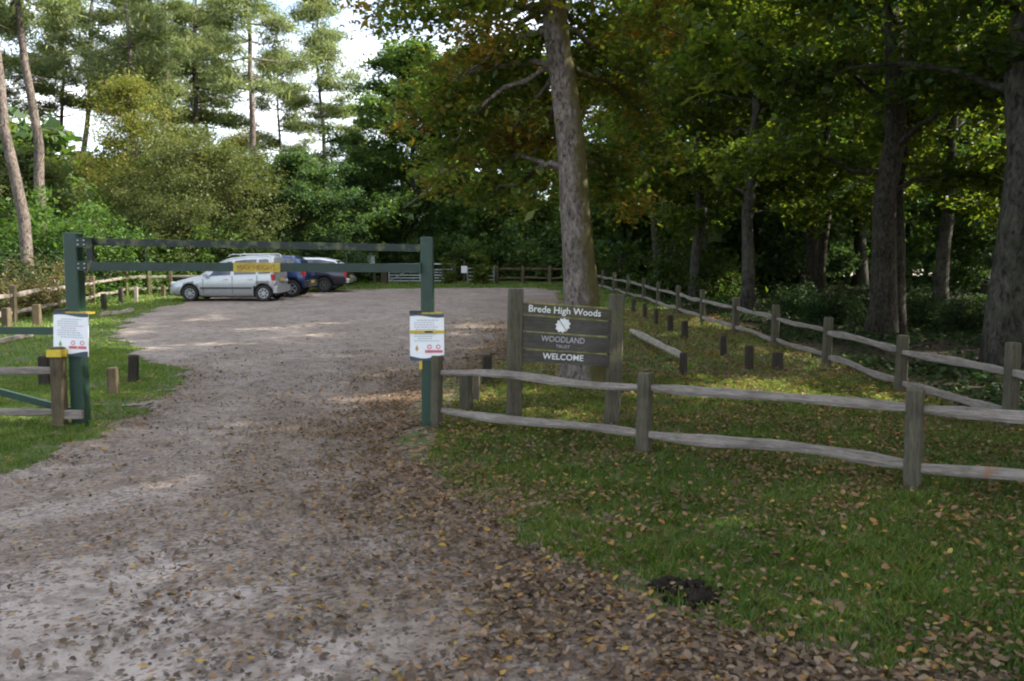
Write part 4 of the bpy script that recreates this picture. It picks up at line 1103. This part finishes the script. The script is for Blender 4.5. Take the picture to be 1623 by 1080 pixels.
yg = 46.4
def gx_(px): return (px - CX) / F * yg
gt = thing('field_gate', 'galvanised metal field gate at the far end seen behind the right barrier post', 'gate', (gx_(617), yg, float(gz(yg))))
W = gx_(716) - gx_(617)
for k, z in enumerate((0.14, 0.30, 0.46, 0.62, 0.78, 1.10)):
    MB().tube([(0, 0, z), (W, 0, z)], 0.028 if k < 5 else 0.04, 8).build('bar', M['galv'], gt)
for x in (0.0, W * 0.5, W): MB().tube([(x, 0, 0.08), (x, 0, 1.12)], 0.03, 8).build('stile', M['galv'], gt)
MB().tube([(0.05, 0.03, 0.16), (W * 0.5, 0.03, 1.08)], 0.022, 6).build('brace', M['galv'], gt)
def far_post(label, px, y, h, wd, mat):
    x = (px - CX) / F * y
    o = MB().box((0, 0, h / 2 - 0.05), (wd / 2, wd / 2, h / 2 + 0.05), taper=0.95, bev=0.02).build('gate_post', mat); o.location = (x, y, float(gz(y)))
    return tag(o, label, 'post')
far_post('stout brown gate post left of the far metal gate', 609, 46.3, 0.98, 0.34, T)
far_post('grey gate post right of the far metal gate', 720, 46.3, 1.02, 0.24, M['post'])
ss = thing('small_sign', 'small white sign on a thin post beside the far gate', 'sign', ((736 - CX) / F * 46, 46.0, float(gz(46))))
MB().box((0, 0, 0.65), (0.035, 0.03, 0.7)).build('post', M['tan_post'], ss)
MB().box((0, -0.045, 0.80), (0.17, 0.012, 0.20)).build('panel', M['white'], ss)
g2t = thing('kissing_gate', 'pale metal pedestrian gate among saplings at the far end', 'gate', ((741 - CX) / F * 46.4, 46.4, float(gz(46.4))))
W2 = (783 - 741) / F * 46.4
for z in (0.2, 0.42, 0.64, 0.86): MB().tube([(0, 0, z), (W2, 0, z)], 0.026, 8).build('bar', M['galv'], g2t)
for x in (0, W2): MB().tube([(x, 0, 0), (x, 0, 0.95)], 0.035, 8).build('stile', M['galv'], g2t)

# ------------------------------------------------------------------ trees
class TreeB:
    def __init__(s, seed): s.rng = np.random.RandomState(seed); s.wood = MB(); s.tw = []; s.cl = []
    def path(s, p0, p1, n, wob, droop=0.0):
        t = np.linspace(0, 1, n)[:, None]
        p = np.array(p0) + (np.array(p1) - np.array(p0)) * t
        L = np.linalg.norm(np.array(p1) - np.array(p0))
        w_ = s.rng.normal(size=(n, 3)) * wob * L; w_[0] = 0; w_ = np.cumsum(w_, 0) * 0.5; w_ -= t * w_[-1]
        p = p + w_
        p[:, 2] += droop * L * (4 * (t * (1 - t))[:, 0])
        return p
    def limb(s, p0, p1, r0, r1, n=8, wob=0.05, droop=0.08, seg=7):
        p = s.path(p0, p1, n, wob, droop); s.wood.tube(p, np.linspace(r0, r1, n), seg, False); return p
    def twigs(s, p, m, ln, t0=0.25, spread=0.9, upb=0.0, r=0.012):
        """m twigs off the limb path p; each is a line of cluster centres"""
        n = len(p); rng = s.rng
        ax = p[-1] - p[0]; ax = ax / (np.linalg.norm(ax) + 1e-9)
        for _ in range(m):
            t = t0 + (1 - t0) * rng.uniform(0, 1) ** 0.8
            i = min(int(t * (n - 1)), n - 2); q = p[i] + (p[i + 1] - p[i]) * (t * (n - 1) - i)
            d = ax * rng.uniform(0.2, 1) + rng.normal(size=3) * spread * np.array([1, 1, 0.55]); d[2] += upb
            d /= np.linalg.norm(d)
            e = q + d * ln * rng.uniform(0.5, 1.2)
            pp = s.path(q, e, 4, 0.06, 0.05)
            s.wood.tube(pp, np.linspace(r, r * 0.3, 4), 4, False)
            for k in (0.35, 0.7, 1.0): s.cl.append(q + (e - q) * k)
    def leaves(s, n, sig, size, up=0.5, aspect=0.55, flat=0.6, zmin=None):
        c = np.array(s.cl); rng = s.rng
        i = rng.randint(0, len(c), n)
        # leaves sit close to their twig with a few strays
        off = rng.normal(size=(n, 3)) * sig * rng.uniform(0.3, 1.3, n)[:, None]; off[:, 2] *= flat
        q = c[i] + off
        if zmin is not None: q = q[q[:, 2] > zmin]
        return leaf_quads(q, size, rng, up, aspect, 0.12)

def finish(tb, q, root, bark, leafm, crown='crown'):
    tb.wood.build('trunk', bark, root, True)
    me = fast_mesh('crown', q, 4); link(crown, me, leafm, root)
    return root

def flare(n, r0, r1, h):
    t = np.linspace(0, 1, n)
    return (r0 + (r1 - r0) * t) * (1 + 0.55 * np.exp(-t * h / 0.45))

def broadleaf(seed, label, H, r0, cb, cr, nl, ntw, nleaf, size, bark, leafm, name='broadleaf_tree', loc=(0, 0, 0), lean=(0, 0), top=0.55, up=0.5, sig=0.35, twl=1.3, group=None, low=1.0):
    tb = TreeB(seed); rng = tb.rng
    n = 14
    tp = tb.path((0, 0, -0.3), (lean[0], lean[1], H * 0.93), n, 0.012)
    tb.wood.tube(tp, flare(n, r0, r0 * 0.22, H), 12, True)
    for k in range(nl):
        f = k / max(nl - 1, 1)
        h = cb + (H * 0.88 - cb) * f ** 0.9
        t = (h + 0.3) / (H * 0.93 + 0.3) * (n - 1); i = min(int(t), n - 2); q = tp[i] + (tp[i + 1] - tp[i]) * (t - i)
        az = k * 2.39996 + rng.uniform(-.4, .4)
        prof = math.sin(PI * (0.22 + 0.72 * f)) ** 0.8 if f > 0.1 else low * 0.75
        L = cr * prof * rng.uniform(0.75, 1.15)
        rise = rng.uniform(-0.05, 0.25) + f * top
        e = q + np.array([math.cos(az) * L, math.sin(az) * L, rise * L])
        p = tb.limb(q, e, r0 * 0.20 * (1 - 0.5 * f) + 0.012, 0.012, 7, 0.07, 0.07, 6)
        tb.twigs(p, ntw, twl * (0.5 + L / cr * 0.6), 0.2, 0.8, 0.05)
    p = tp[-4:]; tb.twigs(p, ntw, twl, 0.1, 1.0, 0.3)
    root = thing(name, label, 'tree', loc, 0, group)
    return finish(tb, tb.leaves(nleaf, sig, size, up), root, bark, leafm)

def pine(seed, label, H, r0, cb, cr, nw, nleaf, loc=(0, 0, 0), lean=(0, 0), group=None, dense=1.0):
    tb = TreeB(seed); rng = tb.rng
    n = 14; tp = tb.path((0, 0, -0.3), (lean[0], lean[1], H), n, 0.008)
    tb.wood.tube(tp, flare(n, r0, r0 * 0.12, H * 2), 10, True)
    # dead snags below the crown
    for k in range(10):
        h = cb * rng.uniform(0.45, 1.0); t = (h + .3) / (H + .3) * (n - 1); i = int(t); q = tp[i] + (tp[i + 1] - tp[i]) * (t - i)
        az = rng.uniform(0, 6.28); L = rng.uniform(0.4, 1.6)
        tb.limb(q, q + np.array([math.cos(az) * L, math.sin(az) * L, rng.uniform(-.3, .2) * L]), 0.025, 0.006, 5, 0.06, 0.02, 4)
    pads = []
    for k in range(nw):
        f = k / (nw - 1); h = cb + (H - 0.4 - cb) * f
        t = (h + .3) / (H + .3) * (n - 1); i = min(int(t), n - 2); q = tp[i] + (tp[i + 1] - tp[i]) * (t - i)
        for b_ in range(rng.randint(2, 5)):
            az = rng.uniform(0, 6.28)
            L = cr * (1 - 0.75 * f ** 1.4) * rng.uniform(0.45, 1.15) * (0.75 + 0.25 * min(1, f * 5))
            e = q + np.array([math.cos(az) * L, math.sin(az) * L, L * (rng.uniform(-0.18, 0.22) + 0.35 * f)])
            p = tb.limb(q, e, 0.06 * (1 - 0.6 * f) + 0.01, 0.008, 6, 0.06, -0.05, 5)
            tb.twigs(p, 6, 0.45 + 0.22 * L, 0.55, 0.75, 0.12, 0.008)
    root = thing('pine_tree', label, 'tree', loc, 0, group)
    c = np.array(tb.cl); i = rng.randint(0, len(c), nleaf)
    off = rng.normal(size=(nleaf, 3)) * np.array([0.40, 0.40, 0.16])
    q = leaf_quads(c[i] + off, 0.27, rng, 0.1, 0.20, 0.05)
    return finish(tb, q, root, M['bark_pine'], M['lf_pine'])

def shrub(seed, label, H, cr, ns, ntw, nleaf, size, leafm, loc=(0, 0, 0), name='shrub', group=None, sig=0.22, up=0.5, bark=None, spread=0.9, cat='shrub', aspect=0.55):
    tb = TreeB(seed); rng = tb.rng
    for k in range(ns):
        az = rng.uniform(0, 6.28); L = cr * rng.uniform(0.15, 1.0) ** 0.7; hh = H * (1 - 0.5 * (L / cr) ** 2) * rng.uniform(0.35, 1.25)
        b0 = np.array([math.cos(az), math.sin(az), 0]) * rng.uniform(0, 0.12 * cr)
        p = tb.limb(b0 + [0, 0, -0.15], np.array([math.cos(az) * L, math.sin(az) * L, hh]), 0.02 + 0.006 * H, 0.008, 7, 0.05, 0.10, 5)
        tb.twigs(p, ntw, 0.30 * cr * spread, 0.06, 0.9, 0.1, 0.008)
    root = thing(name, label, cat, loc, 0, group)
    return finish(tb, tb.leaves(nleaf, sig, size, up, aspect, 0.7, 0.03), root, bark or M['bark_twig'], leafm, 'crown')

def base(px, y, dz=-0.02):
    a = at(px, y); return (a[0], a[1], a[2] + dz)

# --- the leaning oak in the middle, limbs reaching over the drive
def main_oak():
    tb = TreeB(101); rng = tb.rng
    D0 = 12.6
    key = [(926, 640, D0), (925, 560, D0), (922, 460, D0), (913, 350, D0 - 0.05), (904, 220, D0 - 0.1), (891, 110, D0 - 0.15), (880, 40, D0 - 0.15), (866, -120, D0 - 0.1), (858, -330, D0), (850, -560, D0), (846, -800, D0 + .2)]
    tp = np.array([P(*k) for k in key])
    x0, y0, z0 = tp[0]; tp[0][2] = float(gz(D0)) - 0.25
    rad = np.array([0.42, 0.315, 0.27, 0.235, 0.215, 0.20, 0.19, 0.175, 0.14, 0.10, 0.05])
    # resample smoothly
    tt = np.linspace(0, len(tp) - 1, 34); tps = np.stack([np.interp(tt, range(len(tp)), tp[:, k]) for k in range(3)], 1); rr = np.interp(tt, range(len(tp)), rad)
    for _ in range(2):
        tps[1:-1] = (tps[:-2] + 2 * tps[1:-1] + tps[2:]) / 4
    org = np.array([tps[0][0], tps[0][1], float(gz(D0))])
    # low root flare with lobes
    v, f = tube(tps - org, rr, 20, True)
    v = v.copy()
    for k in range(len(v)):
        h = v[k][2]; c = np.array([np.interp(h, (tps - org)[:, 2], (tps - org)[:, 0]), np.interp(h, (tps - org)[:, 2], (tps - org)[:, 1])])
        a = math.atan2(v[k][1] - c[1], v[k][0] - c[0]); g = 1 + 0.22 * math.exp(-max(h, 0) / 0.35) * (0.6 + 0.7 * math.sin(a * 4 + 1)) + 0.035 * math.sin(a * 3 + h * 2.2) + 0.02 * math.sin(a * 5 - h * 5)
        v[k][0] = c[0] + (v[k][0] - c[0]) * g; v[k][1] = c[1] + (v[k][1] - c[1]) * g
    tb.wood.add(v, f)
    ends = [(640, 195, 14.2, 0.3), (700, 240, 13.4, 0.3), (760, 320, 14.3, 0.3), (690, 120, 15.5, 0.4), (795, 250, 13.6, 0.3), (850, 175, 14.6, 0.4), (600, 15, 13.6, 0.5), (680, 30, 13.4, 0.6), (750, 60, 15.8, 0.5), (700, 20, 11.6, 0.6), (720, 160, 13.2, 0.4),
            (800, 110, 14, 0.5), (770, 190, 15.2, 0.4), (820, 290, 15.0, 0.3), (975, 300, 14.6, 0.3), (1010, 340, 15.2, 0.3), (1040, 150, 13.6, 0.4), (1060, 250, 15.0, 0.3), (985, 180, 15.4, 0.4), (1000, 60, 14.4, 0.5), (1090, 60, 14, 0.6), (940, 20, 16, 0.6), (620, 60, 16, 0.5), (560, -40, 14.5, 0.6), (640, 330, 16.5, 0.3), (960, 100, 14.6, 0.5), (905, -60, 11.4, 0.6)]
    zt = tps[:, 2]
    for (px, py, y, f_) in ends:
        e = P(px, py, y) - org
        zs = min(max(e[2] + rng.uniform(-0.3, 1.2), 2.6), 7.5)
        q = np.array([np.interp(zs, zt - org[2], tps[:, k]) - org[k] for k in range(3)])
        p = tb.limb(q, e, 0.055, 0.010, 8, 0.05, 0.10, 6)
        tb.twigs(p, 13, 0.62, 0.22, 0.75, 0.0, 0.007)
    low = len(tb.cl)
    for k in range(26):
        zs = 6.8 + k * 0.35; az = k * 2.4 + 0.5; L = rng.uniform(3.0, 5.2) * (1 - k / 45)
        q = np.array([np.interp(zs, zt - org[2], tps[:, j]) - org[j] for j in range(3)])
        p = tb.limb(q, q + np.array([math.cos(az) * L, math.sin(az) * L, L * rng.uniform(0.15, 0.6)]), 0.10, 0.012, 8, 0.06, 0.05, 6)
        tb.twigs(p, 12, 1.2, 0.25, 0.8, 0.05)
    cl = tb.cl
    tb.cl = cl[:low]; q1 = tb.leaves(34000, 0.22, 0.105, 0.7, 0.55, 0.6)
    tb.cl = cl[low:]; q2 = tb.leaves(17000, 0.34, 0.13, 0.6, 0.6, 0.6)
    root = thing('oak_tree', 'big leaning oak with a mossy grey trunk and browning leaves', 'tree', tuple(org))
    finish(tb, np.concatenate([q1, q2]), root, M['bark_oak'], M['lf_oak'])
main_oak()

# --- trees of the wood on the right
tA = broadleaf(201, 'dark twin-stemmed woodland tree rising behind the side fence at right', 17, 0.30, 3.4, 5.2, 32, 13, 62000, 0.165, M['bark_dark'], M['lf_wood'], loc=base(1394, 18.6), lean=(0.15, 0.3), sig=0.30)
# its second stem
def second_stem(root):
    tb = TreeB(55)
    p = tb.path((0.62, 0.5, -0.3), (1.25, 1.2, 14), 12, 0.010); m = MB().tube(p, flare(12, 0.20, 0.06, 14), 10)
    m.build('trunk', M['bark_dark'], root, True)
second_stem(tA)
tB = broadleaf(202, 'straight grey trunked tree just behind the side fence, mid right', 16, 0.23, 3.3, 4.6, 30, 13, 56000, 0.165, M['bark_grey'], M['lf_wood'], loc=base(1184, 27), lean=(0.1, 0.2), sig=0.32)
tC = broadleaf(203, 'thick pale trunk of a beech at the right edge of the view', 18, 0.35, 4.0, 5.4, 30, 13, 62000, 0.165, M['bark_grey'], M['lf_green'], loc=base(1606, 13.9), lean=(0.0, 0.4), sig=0.32)
wg = 'trees of the wood behind the side fence'
def cp(src, label, px, y, rz, sc, group=wg, dz=-0.05, x=None):
    b_ = base(px, y, dz) if x is None else (x, y, float(gz(y)) + dz)
    return copy_thing(src, label, group, b_, rz, sc)
cp(tB, 'slim tree trunk deep in the wood, right of the leaning oak', 1040, 39, 1.0, (0.85, 0.85, 0.95))
cp(tC, 'trunk standing right beyond the slim deep trunk, behind the holly', 1113, 37, 2.2, (0.75, 0.75, 0.9))
ivy = broadleaf(204, 'ivy-dark trunk in shade just right of the leaning oak', 15, 0.30, 2.2, 3.6, 24, 11, 44000, 0.2, M['bark_dark'], M['lf_green'], loc=base(986, 43), sig=0.35)
cp(tB, 'thin shaded tree far back, left of the leaning oak trunk', 850, 53, 3.0, (0.8, 0.8, 0.95))
cp(ivy, 'shaded tree behind the far fence, near the small white sign', 812, 55, 4.0, 1.05)
cp(tC, 'tall shaded tree in the back row left of the big oak foliage', 770, 57, 0.6, 0.95)
cp(tA, 'deep wood tree between the grey trunk and the twin-stemmed tree', 1290, 33, 3.9, 0.95)
cp(tB, 'deep wood tree visible between the twin-stemmed tree and the beech', 1490, 26, 5.0, 1.0)
cp(tC, 'deep wood tree far behind the twin-stemmed trunk', 1360, 42, 2.9, 1.0)
cp(ivy, 'dark bushy tree deep in the wood at the far right', 1560, 35, 1.2, 1.15)
cp(tA, 'deep wood tree beyond the grey trunk, in the green gloom', 1180, 48, 1.9, 1.05)
cp(tB, 'yellow-green tree overhanging the side fence midway', 1100, 31, 4.4, (0.9, 0.9, 0.95))
sg_ = 'unseen trees added beside the drive to shade the gateway'  # added out of view to shade the drive, lawn and wood floor
for i, (x, y, rz, src, sc) in enumerate([(11.5, 8.5, 0.4, tA, 0.76), (9.6, 3.2, 2.0, tC, 1.0), (11.0, -4.0, 1.2, tA, 1.05), (15.5, 4.6, 3.3, tB, 1.1), (14.6, 16.5, 5.1, tC, 0.68), (17.5, 20.5, 0.9, tA, 0.74)]):
    cp(src, 'unseen tall tree added to the right of the gateway for shade', 0, y, rz, sc, sg_, -0.05, x)

# --- pines on the left
pA = pine(301, 'leaning bare pine trunk at the far left edge', 21, 0.24, 12.5, 3.2, 12, 24000, base(47, 30), lean=(-2.4, 0.3))
pB = pine(302, 'tall grey pine with a long bare trunk near the left edge', 23, 0.27, 12.5, 3.6, 12, 30000, base(76, 36), lean=(-1.5, 0.2))
pD = pine(303, 'slender orange-stemmed pine standing behind the silver car', 24, 0.27, 11.5, 3.6, 12, 30000, base(416, 50), lean=(-0.75, 0.0))
pE = pine(304, 'lone pine with layered open crown against the bright sky', 20.8, 0.25, 9.0, 3.6, 13, 30000, base(518, 60), lean=(-0.35, 0.0))
pg = 'pines standing in the row behind the left fence'
cp(pD, 'dark stemmed pine whose trunk tops the yellowing birch', 224, 52, 1.1, 1.0, pg)
cp(pE, 'short pine half hidden behind the yellowing birch crown', 268, 55, 2.6, 0.95, pg)
cp(pB, 'bushy pine filling the gap between the two left trunks', 128, 55, 3.5, 1.0, pg)
cp(pD, 'thick crowned pine left of the orange-stemmed one', 318, 58, 4.9, (1.15, 1.15, 1.0), pg)
cp(pB, 'pine in the back row above the far left trunk', -60, 50, 5.5, 1.0, pg)

cp(pE, 'smaller pine between the orange-stemmed pine and the lone pine', 452, 64, 0.7, 0.84, pg)
cp(pE, 'small pine low behind the right side of the lone pine', 562, 72, 2.7, 0.72, pg)
cp(pE, 'pine with low boughs left of the yellowing birch', 105, 60, 3.9, 1.0, pg)
cp(pE, 'pine with low boughs right behind the olive willow', 335, 63, 5.3, 0.98, pg)
cp(pE, 'pine with low boughs behind the yellowing birch top', 240, 66, 1.9, 1.05, pg)
cp(pA, 'pine at the back of the far left corner', 20, 58, 2.0, (1.2, 1.2, 0.95), pg)

# --- broadleaved trees and bushes on the left and at the back
birch = broadleaf(401, 'yellowing birch in front of the pines', 10.8, 0.10, 2.0, 1.9, 28, 10, 38000, 0.10, M['bark_grey'], M['lf_birch'], 'birch_tree', base(212, 41), top=0.7, sig=0.42, twl=1.1)
willow = broadleaf(402, 'wide olive-green willow behind the silver car', 6.6, 0.14, 0.8, 3.6, 28, 12, 64000, 0.10, M['bark_twig'], M['lf_olive'], 'willow_tree', base(325, 40), top=0.8, sig=0.45, twl=1.3, low=1.2)
beech = broadleaf(403, 'deep green beech with boughs down to the car park edge', 15.5, 0.26, 1.2, 5.6, 34, 15, 80000, 0.20, M['bark_dark'], M['lf_beech'], 'beech_tree', base(655, 53), sig=0.38, twl=1.5, low=1.25)
holly = broadleaf(404, 'rounded dark holly behind the blue car', 7.0, 0.14, 0.6, 3.0, 26, 13, 50000, 0.145, M['bark_dark'], M['lf_holly'], 'holly_tree', base(478, 44), sig=0.26, twl=0.9, low=1.3)
ug = 'understorey trees behind the left fence'
cp(birch, 'second pale birch left of the yellowing one, near the fence', 142, 47, 2.4, 0.72, ug)
cp(willow, 'olive bush between the two left pine trunks', 40, 42, 2.0, (0.9, 0.9, 0.95), ug)
cp(willow, 'olive sallow right of the wide willow', 420, 47, 4.0, 0.95, ug)
cp(holly, 'dark holly under the beech boughs, left of the map board', 560, 52, 1.3, 0.95, ug)
cp(beech, 'beech in the back row right of the deep green one', 745, 60, 2.0, 0.95, ug)
cp(willow, 'olive bush low behind the birch stems', 245, 38, 5.2, 0.62, ug)
cp(holly, 'low dark holly directly behind the left fence corner', 300, 39.5, 2.2, 0.55, ug)
cp(birch, 'thin birch right of the olive sallow', 385, 52, 0.4, 0.9, ug)
cp(beech, 'smaller beech in front of the lone pine', 600, 62, 4.4, (0.7, 0.7, 0.62), ug)
fern = shrub(501, 'bright green bush behind the left fence under the tall pine', 3.6, 2.3, 24, 9, 14000, 0.14, M['lf_fern'], base(140, 34), sig=0.32)
shg = 'bushes along the left fence'
cp(fern, 'bright green bush at the left edge behind the fence', 5, 33, 1.5, 1.0, shg)
cp(fern, 'bright green bush filling behind the barrier strut', 205, 36.5, 2.9, 0.85, shg)
cp(fern, 'leafy green bush in the gap behind the silver car bonnet', 285, 38, 4.4, 0.8, shg)
cp(fern, 'leafy green bush below the leaning bare pine', 62, 36, 3.6, 1.15, shg)
brk = shrub(502, 'dry pale bracken clump against the left fence rails', 1.7, 1.3, 18, 7, 4200, 0.11, M['lf_bracken'], base(55, 25.5), 'bracken', sig=0.16, aspect=0.3, cat='bracken')
cp(brk, 'dry pale bracken clump left of the green barrier post', 85, 28.5, 1.0, 0.95, 'bracken along the left fence')
cp(brk, 'dry bracken clump at the left edge behind the rails', 0, 24, 2.5, 1.0, 'bracken along the left fence')
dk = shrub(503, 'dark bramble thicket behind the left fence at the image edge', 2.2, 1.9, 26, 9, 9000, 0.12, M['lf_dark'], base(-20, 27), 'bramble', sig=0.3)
bg_ = 'brambles and low holly in the shade'
dk2 = shrub(506, 'leafy green thicket behind the blue car', 2.9, 2.4, 26, 9, 9000, 0.14, M['lf_beech'], base(455, 42.5), sig=0.34)
cp(dk, 'dark bramble thicket behind the barrier left post', 112, 31.5, 2.0, 1.0, bg_)
cp(dk2, 'leafy low thicket behind the silver car roof', 350, 40.5, 1.0, 1.2, bg_)
cp(dk2, 'leafy green thicket behind the dark pickup', 525, 46, 4.2, 1.1, bg_)
cp(dk2, 'leafy thicket behind the far metal gate', 650, 51, 5.0, 1.3, bg_)
cp(dk2, 'leafy thicket behind the small white sign', 735, 51, 0.5, 1.2, bg_)
cp(dk2, 'leafy thicket behind the far rail fence', 840, 50, 2.6, 1.25, bg_)
for px_, y_, rz_, sc_, l_ in ((800, 52.5, 0.3, 1.25, 'leafy bright bush behind the far rail fence, left part'), (868, 51.5, 1.9, 1.15, 'leafy bright bush right behind the far rail fence by the oak trunk'), (705, 52, 3.1, 1.2, 'leafy bright bush behind the grey far gate post'), (755, 55, 4.6, 1.6, 'taller leafy bush between the far gate and rail fence'), (625, 53.5, 5.6, 1.1, 'leafy bush behind the stout brown gate post')):
    cp(fern, l_, px_, y_, rz_, sc_, 'bright bushes along the far bank')
lime = shrub(504, 'lime green sapling in front of the far pedestrian gate', 1.9, 0.75, 9, 7, 3200, 0.11, M['lf_lime'], base(765, 45.2), 'sapling', sig=0.18, cat='sapling')
cp(lime, 'pale sapling beside the far grey gate post', 711, 45.2, 2.0, 0.75, 'saplings by the far gate')
hol2 = shrub(505, 'sunlit green holly bush behind the side fence, right of the oak', 2.6, 1.7, 22, 9, 9000, 0.13, M['lf_green'], base(1075, 33), sig=0.3)
rg_ = 'bushes behind the side fence'
cp(hol2, 'low bush touching the far end of the side fence', 1000, 41, 1.0, 0.9, rg_)
cp(hol2, 'bush behind the side fence left of the grey trunk', 1130, 31, 2.4, 0.75, rg_)
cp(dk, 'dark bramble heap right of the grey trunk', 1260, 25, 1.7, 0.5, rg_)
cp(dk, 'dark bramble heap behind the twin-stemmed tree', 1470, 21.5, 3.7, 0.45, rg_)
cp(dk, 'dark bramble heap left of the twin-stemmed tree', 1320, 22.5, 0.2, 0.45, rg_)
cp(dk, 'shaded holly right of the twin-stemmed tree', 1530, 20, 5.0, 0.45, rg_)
cp(holly, 'shaded holly tree in the wood behind the brambles', 1270, 38, 0.9, 0.9, rg_)
cp(holly, 'shaded holly tree in the wood at the right edge', 1580, 29, 3.1, 0.85, rg_)
cp(holly, 'holly tree behind the sunlit bush', 1075, 44, 4.1, 0.85, rg_)

# --- far woodland mass and the low ground cover in the wood (stuff)
def woodland():
    rng = np.random.RandomState(77); cs = []; tr = MB()
    spots = []
    for _ in range(150):
        x = rng.uniform(-6, 75); y = rng.uniform(40, 95)
        if x < (y - 40) * 0.05 + 6 and y < 58: continue
        spots.append((x, y, rng.uniform(6.5, 10.5) if x < 18 else rng.uniform(11, 17), 0.0))
    for _ in range(70):
        spots.append((rng.uniform(-75, -4), rng.uniform(68, 98), rng.uniform(8, 11.5), 0.0))
    for _ in range(40):
        spots.append((rng.uniform(-60, -24), rng.uniform(38, 68), rng.uniform(6, 9), 0.0))
    for (x, y, h, b0) in spots:
        z0 = float(gz(y))
        tr.tube([(x, y, z0 - 0.2), (x + rng.uniform(-.3, .3), y, z0 + h * 0.5), (x + rng.uniform(-.6, .6), y, z0 + h * 0.9)], [0.22, 0.15, 0.05], 6)
        for k in range(34):
            a = rng.uniform(0, 6.28); f = rng.uniform(0.08, 1); rr = 3.6 * math.sin(PI * min(1, 0.25 + 0.7 * f)) * rng.uniform(0.3, 1)
            c = np.array([x + math.cos(a) * rr, y + math.sin(a) * rr, z0 + h * f])
            cs.append(c + rng.normal(size=(48, 3)) * np.array([0.75, 0.75, 0.4]))
    c = np.concatenate(cs)
    o = link('woodland', fast_mesh('woodland', leaf_quads(c, 0.50, rng, 0.4, 0.65, 0.1), 4), M['lf_beech'])
    tag(o, 'far green wood closing the view behind all nearer trees', 'woodland', kind='stuff')
    t = tr.build('trunks', M['bark_dark'], o, True); t['kind'] = 'stuff'
woodland()
def undergrowth(name, label, n, xf, yr, hs, mat, size, seed):
    rng = np.random.RandomState(seed)
    y = rng.uniform(*yr, n); lo, hi = xf(y); x = rng.uniform(0, 1, n) * (hi - lo) + lo
    den = vn(x, y, 0.9); keep = rng.uniform(0, 1, n) < den ** 1.1 * 1.5
    x, y = x[keep], y[keep]; m = len(x)
    z = gz(y) + rng.uniform(0, 1, m) ** 1.6 * hs * (0.3 + vn(x + 5, y, 0.7))
    o = link(name, fast_mesh(name, leaf_quads(np.stack([x, y, z], 1), size, rng, 0.7, 0.5, 0.1), 4), mat)
    return tag(o, label, 'undergrowth', kind='stuff')
cp(holly, 'unseen holly tree added right of the gateway to shade the lawn', 0, 8.2, 1.0, 1.0, None, -0.05, 10.6)  # holly added out of view to keep sun off the lawn
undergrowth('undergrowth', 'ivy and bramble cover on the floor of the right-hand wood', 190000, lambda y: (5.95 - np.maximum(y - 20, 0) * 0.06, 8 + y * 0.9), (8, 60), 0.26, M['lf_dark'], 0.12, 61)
undergrowth('undergrowth', 'ferns and ground cover under the pines on the left', 70000, lambda y: (-16 - y * 0.5, -14.6 + np.maximum(y - 35, 0) * 0.35), (16, 62), 1.1, M['lf_fern'], 0.14, 62)
undergrowth('undergrowth', 'rough nettles and brambles along the far bank', 40000, lambda y: (-12 + (y - 48) * 0, 7 + y * 0), (48, 62), 1.3, M['lf_green'], 0.16, 63)

# ------------------------------------------------------------------ camera and render settings
cam = bpy.data.cameras.new('camera'); cam.sensor_width = 36; cam.lens = F / 1623 * 36; cam.clip_end = 2000; cam.clip_start = 0.05
co = bpy.data.objects.new('camera', cam); COL.objects.link(co)
co.location = (0, 0, CAMZ); co.rotation_euler = (PI / 2 - PITCH, 0, 0)
S.camera = co
S.view_settings.view_transform = 'Standard'; S.view_settings.look = 'None'; S.view_settings.gamma = 1.0
S.view_settings.exposure = 1.9
S.render.engine = 'CYCLES'
c = S.cycles
c.max_bounces = 7; c.diffuse_bounces = 4; c.glossy_bounces = 2; c.transmission_bounces = 4; c.transparent_max_bounces = 4
c.filter_width = 2.1; c.use_denoising = True; c.sample_clamp_indirect = 8.0; c.caustics_reflective = False; c.caustics_refractive = False
c.use_adaptive_sampling = True; c.adaptive_threshold = 0.02
